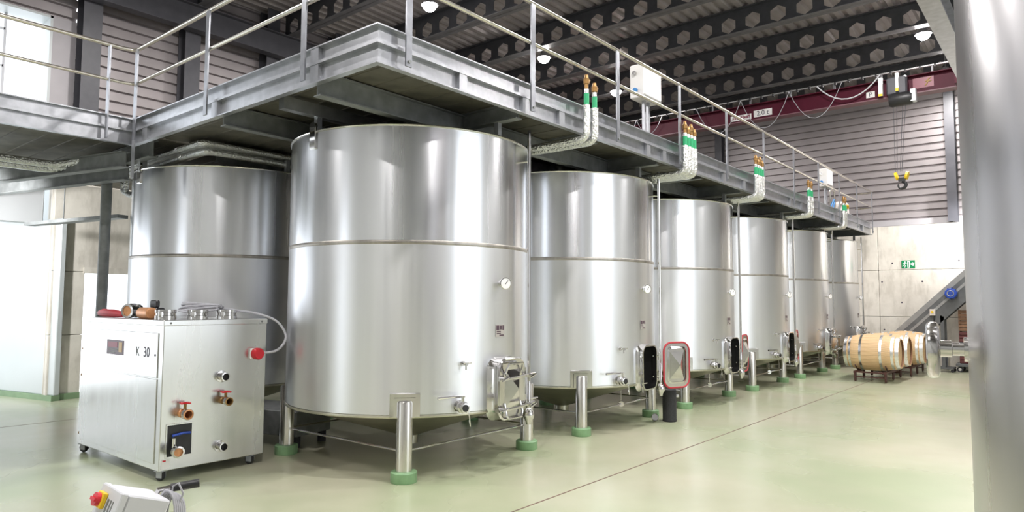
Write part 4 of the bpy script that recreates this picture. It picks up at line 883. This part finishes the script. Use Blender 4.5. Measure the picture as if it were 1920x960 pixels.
# small clamp discs on the brace rods of tanks 2 to 4
for k, t in enumerate(tanks[1:4]):
    MB().lathe([(0.001, -0.02), (0.04, -0.02), (0.045, 0), (0.04, 0.02), (0.001, 0.02)], 16, 0, TR(R * 0.70 - 0.0, 0.10, 0.28) @ RZ(0.6) @ RX(PI / 2)).tube([(R * 0.70, 0.1, 0.3), (R * 0.70, 0.1, 0.56)], 0.006, 6).build('hanging_disc', 'steel', t, True)

# barrels on racks
def barrel_mesh(t):
    L, r0, r1 = 1.10, 0.325, 0.40; n = 28
    prof = [(r0 + (r1 - r0) * (1 - (2 * i / 12 - 1) ** 2), -L / 2 + L * i / 12) for i in range(13)]
    T = RY(PI / 2)
    # staves: each its own piece
    sv = MB().lathe([(p[0] - 0.03, p[1]) for p in prof[:1]] + prof + [(prof[-1][0] - 0.03, prof[-1][1])], 2, 0, T, -PI / n + 0.004, PI / n - 0.004)
    first_ = sv.build('stave', 'wood', t)
    for k in range(1, n): inst('stave', first_.data, t, rot=(2 * PI * k / n, 0, 0))
    MB().lathe([(p[0] - 0.012, p[1]) for p in prof], n, 0, T).build('stave_joint', 'crate_wood', t)
    for s in (-1, 1):
        MB().cyl(r0 - 0.02, s * (L / 2 - 0.05) - 0.008, s * (L / 2 - 0.05) + 0.008, 28, 0, T).build('barrel_head', 'wood', t)
    for x, wd in ((-0.51, 0.07), (-0.42, 0.05), (-0.20, 0.05), (0.20, 0.05), (0.42, 0.05), (0.51, 0.07)):
        rr = lambda q: r0 + (r1 - r0) * (1 - (2 * q / L) ** 2) + 0.004
        MB().lathe([(rr(x - wd / 2), x - wd / 2), (rr(x) + 0.0, x), (rr(x + wd / 2), x + wd / 2)], 40, 0, T).build('hoop', 'hoop', t, True)
    MB().cyl(0.03, r1 - 0.01, r1 + 0.012, 14).build('bung', 'boxwhite', t, True)
bs = [(0.70, 13.50, 'nearest oak barrel in front, on the front rack'), (0.72, 14.36, 'second oak barrel, behind the front one on the front rack'), (0.86, 15.45, 'third oak barrel, front one of the rear rack'), (0.86, 16.30, 'fourth oak barrel, rearmost before the conveyor')]
b0 = None
for k, (x, y, lb_) in enumerate(bs):
    if b0 is None: b0 = thing('wine_barrel', lb_, 'barrel', (x, y, 0.63), 0, 'oak barrels on racks'); barrel_mesh(b0)
    else:
        c = copy_tree(b0); c.location = (x, y, 0.63); c['label'] = lb_
for k, (x, y, lb_) in enumerate(((0.70, 13.93, 'rust-brown steel barrel rack holding the two front barrels'), (0.86, 15.88, 'rust-brown steel barrel rack holding the two rear barrels'))):
    t = thing('barrel_rack', lb_, 'rack', (x, y, 0), 0, 'barrel racks')
    for sx_ in (-0.30, 0.30):
        MB().box(sx_ - 0.025, sx_ + 0.025, -0.86, 0.86, 0.19, 0.235).build('side_rail', 'rack', t)
        for yy in (-0.80, 0.0, 0.80):
            MB().tube(bend([(sx_, yy - 0.05, 0.19), (sx_, yy - 0.045, 0.03), (sx_, yy, 0.02), (sx_, yy + 0.045, 0.03), (sx_, yy + 0.05, 0.19)], 0.03, 3), 0.018, 6).build('foot', 'rack', t, True)
        for yy in (-0.43, 0.43):
            MB().tube([(sx_, yy + 0.36 * s, 0.235 + 0.12 * abs(s) ** 2) for s in (-1, -0.5, 0, 0.5, 1)], 0.016, 6).build('cradle', 'rack', t, True)
    for yy in (-0.82, 0.0, 0.82): MB().box(-0.30, 0.30, yy - 0.02, yy + 0.02, 0.20, 0.23).build('cross_bar', 'rack', t)
    for yy in (-0.82, 0.82): MB().box(-0.30, 0.30, yy - 0.012, yy + 0.012, 0.10, 0.12).build('cross_bar', 'rack', t)

# inclined conveyor
cv = thing('inclined_conveyor', 'grey inclined belt conveyor with blue motor leaning up beside the far wall', 'conveyor', (0.55, 17.1, 0))
ang = math.atan2(2.44 - 0.98, 2.2 - 0.72); T = TR(-0.25, 0, 0.45) @ RY(-ang)
LN = 3.0
for y in (-0.22, 0.20):
    MB().box(0, LN, y, y + 0.02, 0.12, 0.24, 0, T).build('side_rail', 'conveyor_light', cv)
    MB().box(0, LN, y, y + 0.02, -0.32, 0.12, 0, T).build('side_plate', 'conveyor', cv)
MB().box(0.3, LN - 0.4, -0.235, -0.22, -0.04, 0.02, 0, T).build('guard_strip', 'conveyor_light', cv)
MB().box(0, LN, -0.20, 0.20, 0.15, 0.17, 0, T).box(0, LN, -0.20, 0.20, -0.30, -0.28, 0, T).build('belt', 'black', cv)
for k in range(8): MB().box(0.3 + 0.35 * k, 0.32 + 0.35 * k, -0.19, 0.19, 0.17, 0.23, 0, T).build('belt_cleat', 'conveyor', cv)
mo = MB().lathe([(0.001, 0), (0.12, 0), (0.13, 0.02), (0.13, 0.20), (0.12, 0.22), (0.06, 0.23), (0.001, 0.23)], 24, 0, T @ TR(2.15, -0.22, 0.02) @ RX(PI / 2)).build('motor', 'blue', cv, True)
for a in range(10): MB().box(0.125, 0.15, -0.006, 0.006, 0.03, 0.19, 0, T @ TR(2.15, -0.22, 0.02) @ RX(PI / 2) @ RZ(a * PI / 5)).build('cooling_fin', 'blue', mo)
MB().lathe([(0.07, 0.231), (0.08, 0.235), (0.075, 0.24), (0.06, 0.236)], 20, 0, T @ TR(2.15, -0.22, 0.02) @ RX(PI / 2)).build('motor_ring', 'conveyor_light', mo, True)
ctl = MB().bbox(-0.06, 0.06, -0.36, -0.24, -0.08, 0.08, 0.008, 0, TR(0.85, 0, 1.50)).build('switch_box', 'bag', cv)
MB().cyl(0.03, 0, 0.02, 14, 0, TR(0.85, -0.36, 1.51) @ RX(PI / 2)).build('switch_knob', 'yellow', ctl, True)
MB().tube(bend([(0.88, -0.30, 1.42), (0.86, -0.30, 0.95), (0.6, -0.28, 0.6), (0.45, -0.28, 0.5)], 0.15), 0.012, 6).build('control_cable', 'black', cv, True)
for x, h in ((1.02, 1.42), (1.06, 1.40)):
    for y in (-0.2, 0.2): MB().box(x - 0.02, x + 0.02, y - 0.02, y + 0.02, 0.08, h).build('support_leg', 'conveyor', cv)
MB().box(0.85, 1.25, -0.24, 0.24, 0.08, 0.12).build('support_base', 'conveyor', cv)
for x in (0.88, 1.22):
    for y in (-0.2, 0.2): MB().cyl(0.04, -0.015, 0.015, 14, 0, TR(x, y, 0.04) @ RX(PI / 2)).build('caster_wheel', 'rubber', cv, True)
MB().prism([(-0.55, 0.30), (0.05, 0.95), (0.30, 0.95), (0.05, 0.45), (-0.15, 0.30)], -0.26, 0.26, 0, RX(PI / 2)).build('feed_hopper', 'conveyor', cv)
MB().box(-0.45, -0.40, -0.22, 0.22, 0, 0.42).build('hopper_leg', 'conveyor', cv); MB().box(0.0, 0.05, -0.22, 0.22, 0, 0.45).build('hopper_leg', 'conveyor', cv)

# dolly with crates
dl = thing('crate_dolly', 'low dark dolly on casters carrying the stacked crates by the far wall', 'dolly', (2.18, 17.40, 0))
MB().bbox(-0.36, 0.5, -0.3, 0.3, 0.14, 0.22, 0.01).build('deck', 'conveyor', dl)
for x in (-0.28, 0.42):
    for y in (-0.22, 0.22):
        o = MB().cyl(0.07, -0.02, 0.02, 18, 0, TR(x, y, 0.07) @ RX(PI / 2)).build('caster_wheel', 'rubber', dl, True); MB().cyl(0.035, -0.024, 0.024, 14, 0, TR(x, y, 0.07) @ RX(PI / 2)).build('wheel_hub', 'bag', o, True)
cl = ['bottom maroon crate of the stack on the dolly', 'second maroon crate of the stack on the dolly', 'third crate of the stack, maroon, on the dolly', 'fourth crate of the stack, brown, on the dolly', 'top brown crate of the stack on the dolly']
for k in range(5):
    z = 0.22 + 0.27 * k; t = thing('crate', cl[k], 'crate', (2.20, 17.40, z), 0, 'stacked crates on the dolly')
    mt = 'crate' if k < 3 else 'crate_wood'
    bxm = MB()
    for s in (-1, 1):
        for q in range(3): MB().box(-0.30, 0.30, s * 0.20 - 0.01, s * 0.20 + 0.01, 0.01 + q * 0.085, 0.08 + q * 0.085).build('slat', mt, t)
        MB().box(s * 0.29 - 0.012, s * 0.29 + 0.012, -0.19, 0.19, 0, 0.26).build('end_board', mt, t)
    MB().box(-0.29, 0.29, -0.19, 0.19, 0.0, 0.02).build('bottom_board', mt, t)
    MB().box(-0.08, 0.08, -0.214, -0.21, 0.19, 0.22).build('label_strip', 'bag', t)
o = MB().bbox(-0.22, 0.22, -0.04, 0.04, 1.22, 1.75, 0.01).build('white_board', 'boxwhite', None, False, (2.34, 16.96, 0)); tag(o, 'white switch cabinet on a post in front of the crates, right of the blue motor', 'cabinet')
MB().box(-0.02, 0.02, -0.02, 0.02, 0, 1.24).box(-0.12, 0.12, -0.1, 0.1, 0, 0.015).build('post', 'galv', o)

# emergency exit sign
ex = thing('exit_sign', 'small green emergency exit sign with running figure on the concrete wall', 'sign', (0.735, YF - 0.102, 2.79))
MB().bbox(-0.16, 0.16, -0.012, 0.0, -0.105, 0.105, 0.003).build('panel', 'exit_green', ex)
pw = MB(); y0 = -0.0145
pw.box(-0.02, 0.04, y0, -0.012, -0.09, 0.09)                       # doorway
pw.add([(0.06, y0, -0.022), (0.105, y0, -0.022), (0.105, y0, -0.06), (0.15, y0, 0.0), (0.105, y0, 0.06), (0.105, y0, 0.022), (0.06, y0, 0.022)], [tuple(range(7))])
pw.cyl(0.018, 0, 0.002, 12, 0, TR(-0.075, -0.0125, 0.062) @ RX(PI / 2))
pw.tube([(-0.08, y0, 0.04), (-0.095, y0, -0.01)], 0.012, 6).tube([(-0.095, y0, -0.01), (-0.065, y0, -0.035), (-0.085, y0, -0.085)], 0.009, 6).tube([(-0.095, y0, -0.01), (-0.115, y0, -0.045), (-0.145, y0, -0.05)], 0.009, 6).tube([(-0.08, y0, 0.035), (-0.05, y0, 0.01), (-0.03, y0, 0.025)], 0.007, 6).tube([(-0.085, y0, 0.035), (-0.12, y0, 0.025), (-0.13, y0, 0.0)], 0.007, 6)
pw.build('pictogram', 'print_white', ex)
MB().box(0.0, 0.018, -0.0155, -0.0145, -0.08, 0.07).build('pictogram_leg', 'exit_green', ex)
